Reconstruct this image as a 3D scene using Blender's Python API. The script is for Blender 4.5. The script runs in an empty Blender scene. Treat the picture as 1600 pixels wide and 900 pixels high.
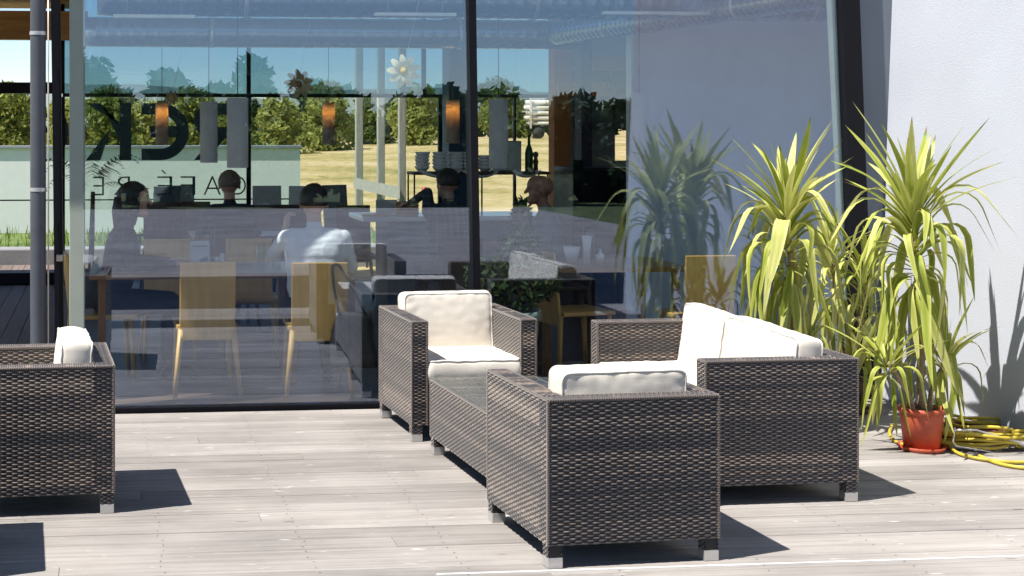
import bpy, bmesh, math, random
import numpy as np
from mathutils import Vector, Matrix, noise as mnoise
R = math.radians
random.seed(7); rng = np.random.default_rng(7)
sc = bpy.context.scene
COL = sc.collection

# ------------------------------------------------------------------ camera, light, exposure
# world: X along the glass front, Y into the building (glass plane Y = 0), Z up, terrace at Z = 0
YAW, CAMD, CAMH, FPX, PPX, PPY = 0.1016, 8.833, 1.70, 2292.0, 400.0, 200.4
cam_d = bpy.data.cameras.new('camera'); cam = bpy.data.objects.new('camera', cam_d); COL.objects.link(cam)
cam.location = (0, -CAMD, CAMH); cam.rotation_euler = (R(90), 0, -YAW)
cam_d.sensor_width = 36.0; cam_d.lens = 36.0 * FPX / 1600.0
cam_d.shift_x = (800 - PPX) / 1600.0; cam_d.shift_y = -(450 - PPY) / 1600.0
cam_d.clip_start = 0.05; cam_d.clip_end = 4000
sc.camera = cam

SUN_EL, SUN_AZ = 60.5, 19.0          # shadows fall towards +X, turned 19 degrees towards +Y
sdir = Vector((-math.cos(R(SUN_EL)) * math.cos(R(SUN_AZ)), -math.cos(R(SUN_EL)) * math.sin(R(SUN_AZ)), math.sin(R(SUN_EL))))
w = bpy.data.worlds.new('World'); sc.world = w; w.use_nodes = True
nt = w.node_tree; sky = nt.nodes.new('ShaderNodeTexSky'); sky.sky_type = 'NISHITA'; sky.sun_disc = False
sky.sun_elevation = R(SUN_EL); sky.sun_rotation = math.atan2(sdir.x, sdir.y)
sky.air_density = 0.9; sky.dust_density = 0.15; sky.ozone_density = 1.5; sky.altitude = 1200
bg = nt.nodes['Background']; bg.inputs['Strength'].default_value = 0.098
nt.links.new(sky.outputs[0], bg.inputs[0])
sl = bpy.data.lights.new('sun', 'SUN'); sl.energy = 5.0; sl.angle = R(0.5); sl.color = (1.0, 0.955, 0.885)
so = bpy.data.objects.new('sun', sl); COL.objects.link(so); so.rotation_euler = (-sdir).to_track_quat('-Z', 'Y').to_euler()
so.location = (-6, -6, 12)
sc.view_settings.view_transform = 'Standard'; sc.view_settings.look = 'None'
sc.view_settings.exposure = 0.76; sc.view_settings.gamma = 1.0; sc.view_settings.use_curve_mapping = False
cy = sc.cycles
cy.use_denoising = True; cy.max_bounces = 10; cy.diffuse_bounces = 5; cy.glossy_bounces = 5
cy.transmission_bounces = 8; cy.transparent_max_bounces = 24; cy.sample_clamp_indirect = 8.0
cy.caustics_reflective = False; cy.caustics_refractive = False

# ------------------------------------------------------------------ helpers
ca, sa = math.cos(YAW), math.sin(YAW)
def _ray(x, y):
    X = (x - PPX) / FPX
    return (ca * X + sa, -sa * X + ca, (PPY - y) / FPX)
def at(x, y, Y):
    "scene point at distance Y behind the glass plane for a spot measured in the 1600 px photograph"
    r = _ray(x, y); t = (Y + CAMD) / r[1]
    return Vector((t * r[0], Y, CAMH + t * r[2]))
def gr(x, y, z=0.0):
    r = _ray(x, y); t = (z - CAMH) / r[2]
    return Vector((t * r[0], -CAMD + t * r[1], z))
def PXM(x, Y):
    "pixels per metre at plane Y"
    r = _ray(x, 300); return FPX / ((Y + CAMD) / r[1])

MATS = {}
def mat(name, col, rough=0.6, metal=0.0, var=0.12, scale=6.0, bump=0.0, bscale=60.0, stretch=(1, 1, 1), spec=0.5, emit=None, estr=0.0, rand=0.0, sub=0.0):
    if name in MATS: return MATS[name]
    m = bpy.data.materials.new(name); m.use_nodes = True; n = m.node_tree.nodes; l = m.node_tree.links
    b = n['Principled BSDF']
    b.inputs['Roughness'].default_value = rough; b.inputs['Metallic'].default_value = metal
    b.inputs['Specular IOR Level'].default_value = spec
    tc = n.new('ShaderNodeTexCoord'); mp = n.new('ShaderNodeMapping'); mp.inputs['Scale'].default_value = stretch
    l.new(tc.outputs['Object'], mp.inputs[0])
    nz = n.new('ShaderNodeTexNoise'); nz.inputs['Scale'].default_value = scale; nz.inputs['Detail'].default_value = 5
    l.new(mp.outputs[0], nz.inputs['Vector'])
    mr = n.new('ShaderNodeMapRange'); mr.inputs[1].default_value = 0.3; mr.inputs[2].default_value = 0.7
    mr.inputs[3].default_value = 1 - var; mr.inputs[4].default_value = 1 + var
    l.new(nz.outputs['Fac'], mr.inputs[0])
    fac = mr.outputs[0]
    if rand:
        oi = n.new('ShaderNodeObjectInfo'); m2 = n.new('ShaderNodeMapRange')
        m2.inputs[3].default_value = 1 - rand; m2.inputs[4].default_value = 1 + rand
        l.new(oi.outputs['Random'], m2.inputs[0])
        mu = n.new('ShaderNodeMath'); mu.operation = 'MULTIPLY'; l.new(fac, mu.inputs[0]); l.new(m2.outputs[0], mu.inputs[1]); fac = mu.outputs[0]
    vm = n.new('ShaderNodeVectorMath'); vm.operation = 'SCALE'; vm.inputs[0].default_value = col[:3]
    l.new(fac, vm.inputs['Scale']); l.new(vm.outputs[0], b.inputs['Base Color'])
    if bump:
        nb = n.new('ShaderNodeTexNoise'); nb.inputs['Scale'].default_value = bscale; nb.inputs['Detail'].default_value = 4
        l.new(mp.outputs[0], nb.inputs['Vector'])
        bp = n.new('ShaderNodeBump'); bp.inputs['Strength'].default_value = bump; bp.inputs['Distance'].default_value = 0.01
        l.new(nb.outputs['Fac'], bp.inputs['Height']); l.new(bp.outputs[0], b.inputs['Normal'])
    if emit:
        b.inputs['Emission Color'].default_value = (*emit, 1); b.inputs['Emission Strength'].default_value = estr
    if sub:
        b.inputs['Subsurface Weight'].default_value = sub
    MATS[name] = m
    return m

def glass_mat(name, tint, r0, refl=(0.93, 0.97, 1.0), r90=1.0):
    "thin pane: clear film that lets light straight through, with a Schlick mirror part"
    m = bpy.data.materials.new(name); m.use_nodes = True; n = m.node_tree.nodes; l = m.node_tree.links
    n.remove(n['Principled BSDF']); out = n['Material Output']
    tr = n.new('ShaderNodeBsdfTransparent'); tr.inputs[0].default_value = (*tint, 1)
    gl = n.new('ShaderNodeBsdfGlossy'); gl.inputs['Roughness'].default_value = 0.0; gl.inputs[0].default_value = (*refl, 1)
    g = n.new('ShaderNodeNewGeometry'); d = n.new('ShaderNodeVectorMath'); d.operation = 'DOT_PRODUCT'
    l.new(g.outputs['Incoming'], d.inputs[0]); l.new(g.outputs['Normal'], d.inputs[1])
    a = n.new('ShaderNodeMath'); a.operation = 'ABSOLUTE'; l.new(d.outputs['Value'], a.inputs[0])
    s = n.new('ShaderNodeMath'); s.operation = 'SUBTRACT'; s.inputs[0].default_value = 1; l.new(a.outputs[0], s.inputs[1])
    p = n.new('ShaderNodeMath'); p.operation = 'POWER'; p.inputs[1].default_value = 5; l.new(s.outputs[0], p.inputs[0])
    q = n.new('ShaderNodeMath'); q.operation = 'MULTIPLY_ADD'; q.inputs[1].default_value = r90 - r0; q.inputs[2].default_value = r0; q.use_clamp = True
    l.new(p.outputs[0], q.inputs[0])
    mx = n.new('ShaderNodeMixShader'); l.new(q.outputs[0], mx.inputs[0]); l.new(tr.outputs[0], mx.inputs[1]); l.new(gl.outputs[0], mx.inputs[2])
    l.new(mx.outputs[0], out.inputs[0]); MATS[name] = m
    return m

class MB:
    def __init__(s): s.v = []; s.f = []; s.t = []; s.m = []; s.smooth = []
    def add(s, verts, faces, tone=0.5, mi=0, smooth=False):
        o = len(s.v); s.v.extend([tuple(p) for p in verts])
        if isinstance(tone, (int, float)): s.t.extend([tone] * len(verts))
        else: s.t.extend(list(tone))
        for f in faces: s.f.append(tuple(i + o for i in f)); s.m.append(mi); s.smooth.append(smooth)
        return s
    def box(s, x0, x1, y0, y1, z0, z1, bev=0.0, M=None, tone=0.5, mi=0):
        if bev <= 0:
            v = [(x0, y0, z0), (x1, y0, z0), (x1, y1, z0), (x0, y1, z0), (x0, y0, z1), (x1, y0, z1), (x1, y1, z1), (x0, y1, z1)]
            f = [(0, 3, 2, 1), (4, 5, 6, 7), (0, 1, 5, 4), (1, 2, 6, 5), (2, 3, 7, 6), (3, 0, 4, 7)]
        else:
            bm = bmesh.new(); bmesh.ops.create_cube(bm, size=1)
            for q in bm.verts: q.co = Vector(((x0 + x1) / 2 + q.co.x * (x1 - x0), (y0 + y1) / 2 + q.co.y * (y1 - y0), (z0 + z1) / 2 + q.co.z * (z1 - z0)))
            bmesh.ops.bevel(bm, geom=list(bm.edges), offset=bev, segments=2, affect='EDGES', profile=0.5)
            bm.verts.index_update(); v = [q.co.copy() for q in bm.verts]; f = [[q.index for q in fc.verts] for fc in bm.faces]; bm.free()
        if M is not None: v = [M @ Vector(p) for p in v]
        return s.add(v, f, tone, mi)
    def tube(s, pts, rad, n=8, cap=True, tone=0.5, mi=0, closed=False):
        pts = [Vector(p) for p in pts]; k = len(pts); rr = rad if hasattr(rad, '__len__') else [rad] * k
        v = []; up = Vector((0, 0, 1)); prev = None
        for i, p in enumerate(pts):
            a = pts[(i - 1) % k] if (i > 0 or closed) else p; b = pts[(i + 1) % k] if (i < k - 1 or closed) else p
            d = (b - a).normalized()
            if prev is None:
                u = d.cross(up) if abs(d.z) < 0.95 else d.cross(Vector((1, 0, 0)))
            else:
                u = prev - d * prev.dot(d)
            u.normalize(); prev = u; q = d.cross(u)
            for j in range(n):
                an = 2 * math.pi * j / n; v.append(p + (u * math.cos(an) + q * math.sin(an)) * rr[i])
        f = []
        for i in range(k if closed else k - 1):
            i2 = (i + 1) % k
            for j in range(n): f.append((i * n + j, i * n + (j + 1) % n, i2 * n + (j + 1) % n, i2 * n + j))
        if cap and not closed: f.append(tuple(range(n))[::-1]); f.append(tuple((k - 1) * n + j for j in range(n)))
        return s.add(v, f, tone, mi, True)
    def lathe(s, prof, c=(0, 0, 0), n=24, tone=0.5, mi=0, smooth=True):
        v = []; f = []; k = len(prof)
        for (r, z) in prof:
            for j in range(n):
                a = 2 * math.pi * j / n; v.append((c[0] + r * math.cos(a), c[1] + r * math.sin(a), c[2] + z))
        for i in range(k - 1):
            for j in range(n): f.append((i * n + j, i * n + (j + 1) % n, (i + 1) * n + (j + 1) % n, (i + 1) * n + j))
        return s.add(v, f, tone, mi, smooth)
    def mesh(s, name, mats):
        me = bpy.data.meshes.new(name); me.from_pydata(s.v, [], s.f); 
        mats = mats if isinstance(mats, (list, tuple)) else [mats]
        for m in mats: me.materials.append(m)
        if len(mats) > 1: me.polygons.foreach_set('material_index', s.m)
        me.polygons.foreach_set('use_smooth', s.smooth)
        at_ = me.attributes.new('tone', 'FLOAT', 'POINT'); at_.data.foreach_set('value', np.array(s.t, dtype=np.float32))
        me.update(); return me
    def build(s, name, mats, parent=None, **kw):
        return obj(name, s.mesh(name, mats), parent, **kw)

def obj(name, me, parent=None, loc=None, rz=None):
    o = bpy.data.objects.new(name, me); COL.objects.link(o)
    if parent is not None: o.parent = parent
    if loc is not None: o.location = loc
    if rz is not None: o.rotation_euler = (0, 0, rz)
    return o
def tag(o, label=None, cat=None, group=None, kind=None):
    if label: o['label'] = label
    if cat: o['category'] = cat
    if group: o['group'] = group
    if kind: o['kind'] = kind
    return o
def thing(name, label, cat, loc=(0, 0, 0), rz=0.0, group=None):
    return tag(obj(name, None, None, loc, rz), label, cat, group)
def structure(o): o['kind'] = 'structure'; return o
def copy_tree(o, parent=None):
    c = o.copy(); COL.objects.link(c); c.parent = parent
    for ch in list(o.children): copy_tree(ch, c)
    return c

# ------------------------------------------------------------------ materials
def plank_mat(name, dark, light, flecks=True, axis=0):
    m = bpy.data.materials.new(name); m.use_nodes = True; n = m.node_tree.nodes; l = m.node_tree.links; b = n['Principled BSDF']
    tc = n.new('ShaderNodeTexCoord'); oi = n.new('ShaderNodeObjectInfo')
    off = n.new('ShaderNodeVectorMath'); off.operation = 'MULTIPLY_ADD'
    cmb = n.new('ShaderNodeCombineXYZ')
    for i in range(3): l.new(oi.outputs['Random'], cmb.inputs[i])
    l.new(cmb.outputs[0], off.inputs[0]); off.inputs[1].default_value = (37, 53, 11); l.new(tc.outputs['Object'], off.inputs[2])
    def nz(sc_, st, det=5, rough=.6):
        mp = n.new('ShaderNodeMapping'); mp.inputs['Scale'].default_value = st if axis == 0 else (st[1], st[0], st[2])
        l.new(off.outputs[0], mp.inputs[0]); t = n.new('ShaderNodeTexNoise'); t.inputs['Scale'].default_value = sc_; t.inputs['Detail'].default_value = det
        t.inputs['Roughness'].default_value = rough; l.new(mp.outputs[0], t.inputs['Vector']); return t
    g1 = nz(3.0, (0.35, 14, 3)); g2 = nz(1.2, (0.6, 2.0, 1)); g3 = nz(9.0, (0.5, 22, 4), 3)
    a1 = n.new('ShaderNodeMath'); a1.operation = 'MULTIPLY_ADD'; a1.inputs[1].default_value = 0.55; l.new(g1.outputs['Fac'], a1.inputs[0])
    a2 = n.new('ShaderNodeMath'); a2.operation = 'MULTIPLY'; a2.inputs[1].default_value = 0.45; l.new(g2.outputs['Fac'], a2.inputs[0]); l.new(a2.outputs[0], a1.inputs[2])
    rp = n.new('ShaderNodeValToRGB'); rp.color_ramp.elements[0].position = 0.30; rp.color_ramp.elements[1].position = 0.70
    rp.color_ramp.elements[0].color = (*dark, 1); rp.color_ramp.elements[1].color = (*light, 1)
    l.new(a1.outputs[0], rp.inputs[0])
    # board to board tone
    mr = n.new('ShaderNodeMapRange'); mr.inputs[3].default_value = 0.86; mr.inputs[4].default_value = 1.10; l.new(oi.outputs['Random'], mr.inputs[0])
    sc1 = n.new('ShaderNodeVectorMath'); sc1.operation = 'SCALE'; l.new(rp.outputs[0], sc1.inputs[0]); l.new(mr.outputs[0], sc1.inputs['Scale'])
    cur = sc1.outputs[0]
    if flecks:
        fk = nz(5.0, (1.6, 7, 3), 2, .5); fr = n.new('ShaderNodeMapRange'); fr.inputs[1].default_value = 0.69; fr.inputs[2].default_value = 0.76; fr.inputs[4].default_value = 0.6
        l.new(fk.outputs['Fac'], fr.inputs[0]); mx = n.new('ShaderNodeMix'); mx.data_type = 'RGBA'
        l.new(fr.outputs[0], mx.inputs['Factor']); l.new(cur, mx.inputs['A']); mx.inputs['B'].default_value = (0.74, 0.71, 0.69, 1); cur = mx.outputs['Result']
        kn = n.new('ShaderNodeTexVoronoi'); kn.inputs['Scale'].default_value = 1.0
        mp = n.new('ShaderNodeMapping'); mp.inputs['Scale'].default_value = (2.2, 7.5, 1); l.new(off.outputs[0], mp.inputs[0]); l.new(mp.outputs[0], kn.inputs['Vector'])
        kr = n.new('ShaderNodeMapRange'); kr.inputs[1].default_value = 0.045; kr.inputs[2].default_value = 0.07; kr.inputs[3].default_value = 0.65; kr.inputs[4].default_value = 0.0
        l.new(kn.outputs['Distance'], kr.inputs[0]); mk = n.new('ShaderNodeMix'); mk.data_type = 'RGBA'
        l.new(kr.outputs[0], mk.inputs['Factor']); l.new(cur, mk.inputs['A']); mk.inputs['B'].default_value = (0.13, 0.10, 0.085, 1); cur = mk.outputs['Result']
    if flecks:
        gx = n.new('ShaderNodeNewGeometry'); st = n.new('ShaderNodeTexNoise'); st.inputs['Scale'].default_value = 1.1; st.inputs['Detail'].default_value = 7; st.inputs['Roughness'].default_value = .62
        l.new(gx.outputs['Position'], st.inputs['Vector']); sr = n.new('ShaderNodeMapRange'); sr.inputs[1].default_value = .35; sr.inputs[2].default_value = .62; sr.inputs[3].default_value = .78; sr.inputs[4].default_value = 1.06
        l.new(st.outputs['Fac'], sr.inputs[0]); sv = n.new('ShaderNodeVectorMath'); sv.operation = 'SCALE'; l.new(cur, sv.inputs[0]); l.new(sr.outputs[0], sv.inputs['Scale']); cur = sv.outputs[0]
    l.new(cur, b.inputs['Base Color']); b.inputs['Roughness'].default_value = 0.72; b.inputs['Specular IOR Level'].default_value = 0.25
    bp = n.new('ShaderNodeBump'); bp.inputs['Strength'].default_value = 0.35; bp.inputs['Distance'].default_value = 0.004
    l.new(g3.outputs['Fac'], bp.inputs['Height']); l.new(bp.outputs[0], b.inputs['Normal'])
    MATS[name] = m; return m

M_DECK = plank_mat('weathered_deck', (0.215, 0.196, 0.182), (0.415, 0.388, 0.366))
M_DECKB = plank_mat('brown_deck', (0.13, 0.10, 0.085), (0.24, 0.19, 0.165), flecks=False, axis=1)

def rattan_mat():
    m = bpy.data.materials.new('rattan'); m.use_nodes = True; n = m.node_tree.nodes; l = m.node_tree.links; b = n['Principled BSDF']
    a = n.new('ShaderNodeAttribute'); a.attribute_name = 'tone'
    rp = n.new('ShaderNodeValToRGB'); e = rp.color_ramp.elements
    e[0].position = 0.0; e[0].color = (0.010, 0.010, 0.014, 1); e[1].position = 1.0; e[1].color = (0.27, 0.21, 0.165, 1)
    x = e.new(0.45); x.color = (0.030, 0.026, 0.030, 1); x = e.new(0.72); x.color = (0.115, 0.085, 0.070, 1)
    l.new(a.outputs['Fac'], rp.inputs[0]); l.new(rp.outputs[0], b.inputs['Base Color'])
    b.inputs['Roughness'].default_value = 0.42; b.inputs['Specular IOR Level'].default_value = 0.6
    b.inputs['Sheen Weight'].default_value = 0.85; b.inputs['Sheen Roughness'].default_value = 0.45; b.inputs['Sheen Tint'].default_value = (0.95, 0.88, 0.80, 1)
    MATS['rattan'] = m; return m
M_RAT = rattan_mat()
M_CORE = mat('rattan_core', (0.018, 0.016, 0.016), 0.7)
M_STEEL = mat('brushed_steel', (0.62, 0.61, 0.60), 0.38, 0.75, 0.05, 30, stretch=(1, 1, 12))
M_CUSH = mat('cream_canvas', (0.745, 0.685, 0.595), 0.85, 0, 0.02, 3, 0.16, 420)
M_PIPE = mat('cream_piping', (0.66, 0.62, 0.56), 0.8, 0, 0.05)
M_BLACK = mat('black_aluminium', (0.006, 0.006, 0.009), 0.5, 0.0, 0.15, 10, spec=0.18)
M_GREYPIPE = mat('grey_coated_steel', (0.075, 0.08, 0.095), 0.45, 0.1, 0.12, 12, 0.05, 150)
M_PLASTER = mat('white_plaster', (0.485, 0.505, 0.565), 0.9, 0, 0.07, 0.9, 0.30, 150)
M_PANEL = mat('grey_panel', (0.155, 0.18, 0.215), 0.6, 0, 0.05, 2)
M_GLULAM = mat('glulam_wood', (0.50, 0.26, 0.085), 0.6, 0, 0.22, 3, 0.1, 30, stretch=(0.5, 8, 8))
M_CEIL = mat('white_ceiling', (0.72, 0.72, 0.71), 0.85, 0, 0.03)
M_FLOOR = mat('dark_wood_floor', (0.085, 0.058, 0.042), 0.45, 0, 0.3, 3, 0.05, 20, stretch=(0.6, 9, 1))
M_DUCT = mat('galvanised_duct', (0.30, 0.36, 0.42), 0.25, 0.9, 0.10, 7)
M_TAN = mat('tan_beech', (0.60, 0.365, 0.105), 0.45, 0, 0.10, 4, 0.04, 30, stretch=(7, 7, 0.7))
M_DKWOOD = mat('dark_brown_wood', (0.085, 0.040, 0.024), 0.5, 0, 0.2, 5, stretch=(6, 6, 1))
M_TABLE = mat('table_wood', (0.25, 0.125, 0.055), 0.35, 0, 0.2, 3, stretch=(0.6, 7, 1))
M_WHITE = mat('white_ceramic', (0.80, 0.80, 0.78), 0.2, 0, 0.02)
M_LAMP = mat('lamp_paper', (0.58, 0.56, 0.50), 0.8, 0, 0.04)
M_ORANGE = mat('orange_wall', (0.62, 0.20, 0.05), 0.7, 0, 0.1, 3)
M_GREYW = mat('grey_interior_wall', (0.36, 0.37, 0.37), 0.85, 0, 0.04)
M_INTW = mat('pale_interior_wall', (0.72, 0.76, 0.82), 0.9, 0, 0.03)
M_COLUMN = mat('pale_column', (0.40, 0.44, 0.38), 0.8, 0, 0.04)
M_TERRA = mat('terracotta_plastic', (0.46, 0.085, 0.038), 0.55, 0, 0.22, 9, 0.1, 40)
M_SOIL = mat('potting_soil', (0.045, 0.03, 0.02), 0.95, 0, 0.4, 40, 0.8, 60)
M_HOSE = mat('yellow_hose', (0.50, 0.385, 0.04), 0.5, 0, 0.25, 14, 0.2, 60)
M_REDHOSE = mat('dark_red_rubber', (0.20, 0.028, 0.025), 0.5, 0, 0.1, 10)
M_SHOE = mat('black_leather', (0.02, 0.02, 0.022), 0.45, 0, 0.1)
G_FRONT = glass_mat('front_glass', (0.955, 0.98, 0.985), 0.135, (0.70, 0.79, 1.0), 0.42)
G_REAR = glass_mat('rear_glass', (0.955, 0.985, 0.965), 0.025)
G_TINT = glass_mat('tinted_transom_glass', (0.42, 0.55, 0.60), 0.03)
G_TABLE = glass_mat('table_glass', (0.95, 0.975, 0.97), 0.02, r90=0.3)
# ------------------------------------------------------------------ terrain, terrace, planks
def sstep(a, b, x):
    t = min(1, max(0, (x - a) / (b - a))); return t * t * (3 - 2 * t)
def ground_z(X, Y):
    if Y < 25: return -0.07
    return -0.07 + sstep(25, 95, Y) * (0.42 + 0.65 * sstep(4, 26, X))
def field_mat():
    m = bpy.data.materials.new('dry_field'); m.use_nodes = True; n = m.node_tree.nodes; l = m.node_tree.links; b = n['Principled BSDF']
    tc = n.new('ShaderNodeTexCoord')
    a = n.new('ShaderNodeTexNoise'); a.inputs['Scale'].default_value = 0.16; a.inputs['Detail'].default_value = 8; a.inputs['Roughness'].default_value = .65
    c = n.new('ShaderNodeTexNoise'); c.inputs['Scale'].default_value = 2.6; c.inputs['Detail'].default_value = 6
    l.new(tc.outputs['Object'], a.inputs[0]); l.new(tc.outputs['Object'], c.inputs[0])
    s = n.new('ShaderNodeMath'); s.operation = 'MULTIPLY_ADD'; s.inputs[1].default_value = 0.4; l.new(c.outputs[0], s.inputs[0])
    t = n.new('ShaderNodeMath'); t.operation = 'MULTIPLY'; t.inputs[1].default_value = 0.6; l.new(a.outputs[0], t.inputs[0]); l.new(t.outputs[0], s.inputs[2])
    r = n.new('ShaderNodeValToRGB'); e = r.color_ramp.elements
    e[0].position = 0.40; e[0].color = (0.25, 0.21, 0.06, 1); e[1].position = 0.58; e[1].color = (0.58, 0.43, 0.25, 1)
    x = e.new(0.49); x.color = (0.46, 0.34, 0.13, 1)
    l.new(s.outputs[0], r.inputs[0]); l.new(r.outputs[0], b.inputs['Base Color']); b.inputs['Roughness'].default_value = 0.95
    return m
M_FIELD = field_mat()
M_GRASSY = mat('lawn_soil', (0.075, 0.10, 0.03), 0.95, 0, 0.35, 1.5, 0.3, 8)
def make_ground():
    ys = [-2500, -600, -200, -90, -40, -22, -10, 0, 8, 16, 22, 25, 30, 36, 43, 50, 58, 66, 74, 82, 90, 97, 110, 140, 200, 400, 900, 2600]
    xs = [-2500, -700, -250, -120, -60, -30, -15, -5, 0, 4, 8, 12, 16, 20, 24, 28, 34, 45, 70, 120, 250, 700, 2500]
    v = [(x, y, ground_z(x, y)) for y in ys for x in xs]; k = len(xs); f = []; mi = []
    for j in range(len(ys) - 1):
        for i in range(k - 1): f.append((j * k + i, j * k + i + 1, (j + 1) * k + i + 1, (j + 1) * k + i)); mi.append(1 if ys[j] < 0 else 0)
    m = MB(); 
    m.add(v, f, smooth=True); m.m = mi
    return structure(m.build('ground', [M_FIELD, M_GRASSY]))
make_ground()

deck = structure(obj('deck', None, None, (0, 0, 0)))
b_ = MB(); b_.box(-9, 9, -22, -4.42, -0.05, 0.0); b_.build('outer_boards', M_DECK, deck)
b_ = MB(); b_.box(-9, 9, -4.42, 8.2, -0.068, -0.045); b_.build('joist_bed', M_CORE, deck)
PITCH, PW, PL = 0.145, 0.1410, 5.1
pm = MB(); pm.box(-PL / 2 + .0006, PL / 2 - .0006, -PW / 2, PW / 2, -0.028, 0.0, bev=0.0025); plank_me = pm.mesh('plank', M_DECK)
row = 0; y = -0.062
while y > -4.36:
    x = -6.3 + (row * 1.87) % 5.1
    while x < 8.5:
        o = obj('plank', plank_me, deck, (x, y - PW / 2, random.uniform(-.0012, .0012))); o.rotation_euler = (random.uniform(-.004, .004), 0, random.uniform(-.0004, .0004))
        x += PL
    y -= PITCH; row += 1
pm = MB(); pm.box(-PW / 2, PW / 2, -1.79, 1.79, -0.028, 0.0, bev=0.003); plank2_me = pm.mesh('plank', M_DECKB)
for i in range(18):
    for j in range(2):
        obj('plank', plank2_me, deck, (-0.345 - i * PITCH, 1.83 + j * 3.59, random.uniform(-.0015, .0015)))
pm = MB(); pm.box(-PW / 2, PW / 2, -1.0, 1.0, -0.028, 0.0, bev=0.003); plank3_me = pm.mesh('plank', M_DECKB)
for i in range(22): obj('plank', plank3_me, deck, (-0.345 - (i - 3) * PITCH, 8.62, 0))
sm_ = MB()
for r_ in range(row):
    for i_ in range(24):
        for dy in (.032, .110):
            X, Y = -5.0 + i_ * .58 + random.uniform(-.012, .012), -0.062 - r_ * PITCH - dy + random.uniform(-.005, .005)
            sm_.add([(X + .0036 * math.cos(a * 1.0472), Y + .0036 * math.sin(a * 1.0472), .0022) for a in range(6)], [tuple(range(6))])
sm_.build('screws', mat('rusty_screw', (0.06, 0.045, 0.035), .5, .4), deck)['kind'] = 'stuff'
b_ = MB(); b_.box(1.25, 6.0, -3.3575, -3.3455, -0.02, 0.0055, bev=.0015); b_.build('sunlit_edge_line', mat('sunlit_edge_paint', (0.72, 0.70, 0.67), .6), deck)  # added pale strip, its colour stands in for a sunlit plank edge

# ------------------------------------------------------------------ building shell
ZC = 4.6                      # interior ceiling height
b_ = MB(); b_.box(-0.26, 7.2, 0.06, 7.35, -0.04, 0.002); structure(b_.build('floor', M_FLOOR))
b_ = MB(); b_.box(-0.27, 7.3, 0.0, 8.0, ZC, ZC + .08); structure(b_.build('ceiling', M_CEIL))
b_ = MB(); b_.box(-4.2, -0.28, -0.02, 8.0, 3.06, 3.2); structure(b_.build('passage_ceiling', M_GLULAM))
b_ = MB(); b_.box(-4.2, 7.4, -0.04, 8.05, ZC + .08, ZC + .4); structure(b_.build('roof', M_GREYW))
b_ = MB(); b_.box(-4.2, -0.20, 7.08, 7.3, at(20, 62, 7.2).z, at(20, 18, 7.2).z, bev=.006); o = b_.build('glulam_beam', M_GLULAM)
tag(o, 'orange laminated timber beam under the passage roof, above the open end', 'beam')
b_ = MB(); b_.box(7.2, 7.4, 0.3, 8.0, 0, ZC); structure(b_.build('wall_end', M_GREYW))
zt = ZC
# pale column inside the glass and dark blue column at the back
def colm(name, x0, x1, Y0, Y1, m, label):
    a, c = at(x0, 300, Y0), at(x1, 300, Y0); b = MB(); b.box(a.x, c.x, Y0, Y1, 0.002, ZC - .002, bev=.004); return tag(b.build(name, m), label, 'column')
colm('column', 108.5, 132.5, 0.32, 0.45, M_COLUMN, 'pale square column just inside the glass beside the downpipe')
colm('column', 701, 733, 6.6, 6.9, mat('blue_column_paint', (0.035, 0.07, 0.13), .5), 'dark blue column at the back window near the middle mullion')

# front glazing
fg = thing('glass_front', 'large frameless glass front of the cafe mirroring the terrace', 'window', (at(741, 300, 0).x, 0, 0))
fx = fg.location.x
def sheared(mb, xl_at, xr_at, y0, y1, z0, z1, slope, zref):
    "upright bar whose foot swings by slope metres per metre of height"
    v = []
    for z in (z0, z1):
        d = (zref - z) * slope
        v += [(xl_at + d, y0, z), (xr_at + d, y0, z), (xr_at + d, y1, z), (xl_at + d, y1, z)]
    mb.add(v, [(0, 3, 2, 1), (4, 5, 6, 7), (0, 1, 5, 4), (1, 2, 6, 5), (2, 3, 7, 6), (3, 0, 4, 7)])
def child(mb, name, m, par):
    o = mb.build(name, m, par); o.matrix_parent_inverse = Matrix.Translation(par.location).inverted(); return o
xl, xm0, xm1, xr = at(130, 300, 0).x, at(736, 250, -.03).x, at(747.5, 250, -.03).x, at(1318, 200, 0).x
b_ = MB(); b_.box(xl, (xm0 + xm1) / 2 - .004, 0.0, 0.012, 0.03, zt); child(b_, 'pane', G_FRONT, fg)
b_ = MB()
v = [((xm0 + xm1) / 2 + .004, 0, .03), (xr + .06, 0, .03), (xr + .06, .012, .03), ((xm0 + xm1) / 2 + .004, .012, .03), ((xm0 + xm1) / 2 + .004, 0, zt), (xr - .09, 0, zt), (xr - .09, .012, zt), ((xm0 + xm1) / 2 + .004, .012, zt)]
b_.add(v, [(0, 3, 2, 1), (4, 5, 6, 7), (0, 1, 5, 4), (1, 2, 6, 5), (2, 3, 7, 6), (3, 0, 4, 7)]); child(b_, 'pane', G_FRONT, fg)
b_ = MB(); sheared(b_, xm0, xm1, -0.035, 0.09, 0.03, zt, 0.016, 1.5); child(b_, 'mullion', M_BLACK, fg)
b_ = MB(); b_.box(-0.335, 4.72, -0.03, 0.055, -0.02, 0.028, bev=.004); child(b_, 'sill', M_BLACK, fg)
a_, c_ = at(1322, 225, -.03), at(1349.5, 225, -.03)
b_ = MB(); sheared(b_, a_.x, c_.x, -0.05, 0.10, 0.0, ZC, 0.040, a_.z); child(b_, 'end_frame', M_BLACK, fg)
a2, c2 = at(1308, 225, .05), at(1321, 225, .05)
b_ = MB(); sheared(b_, a2.x - .004, c2.x, 0.03, 0.09, 0.03, ZC, 0.052, a2.z); child(b_, 'slanted_strip', mat('green_grey_strip', (0.30, 0.37, 0.33), .5), fg)  # narrow green-grey strip slanting behind the pane's end
a_, c_ = at(82.5, 225, 0), at(96.5, 225, 0)
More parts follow.
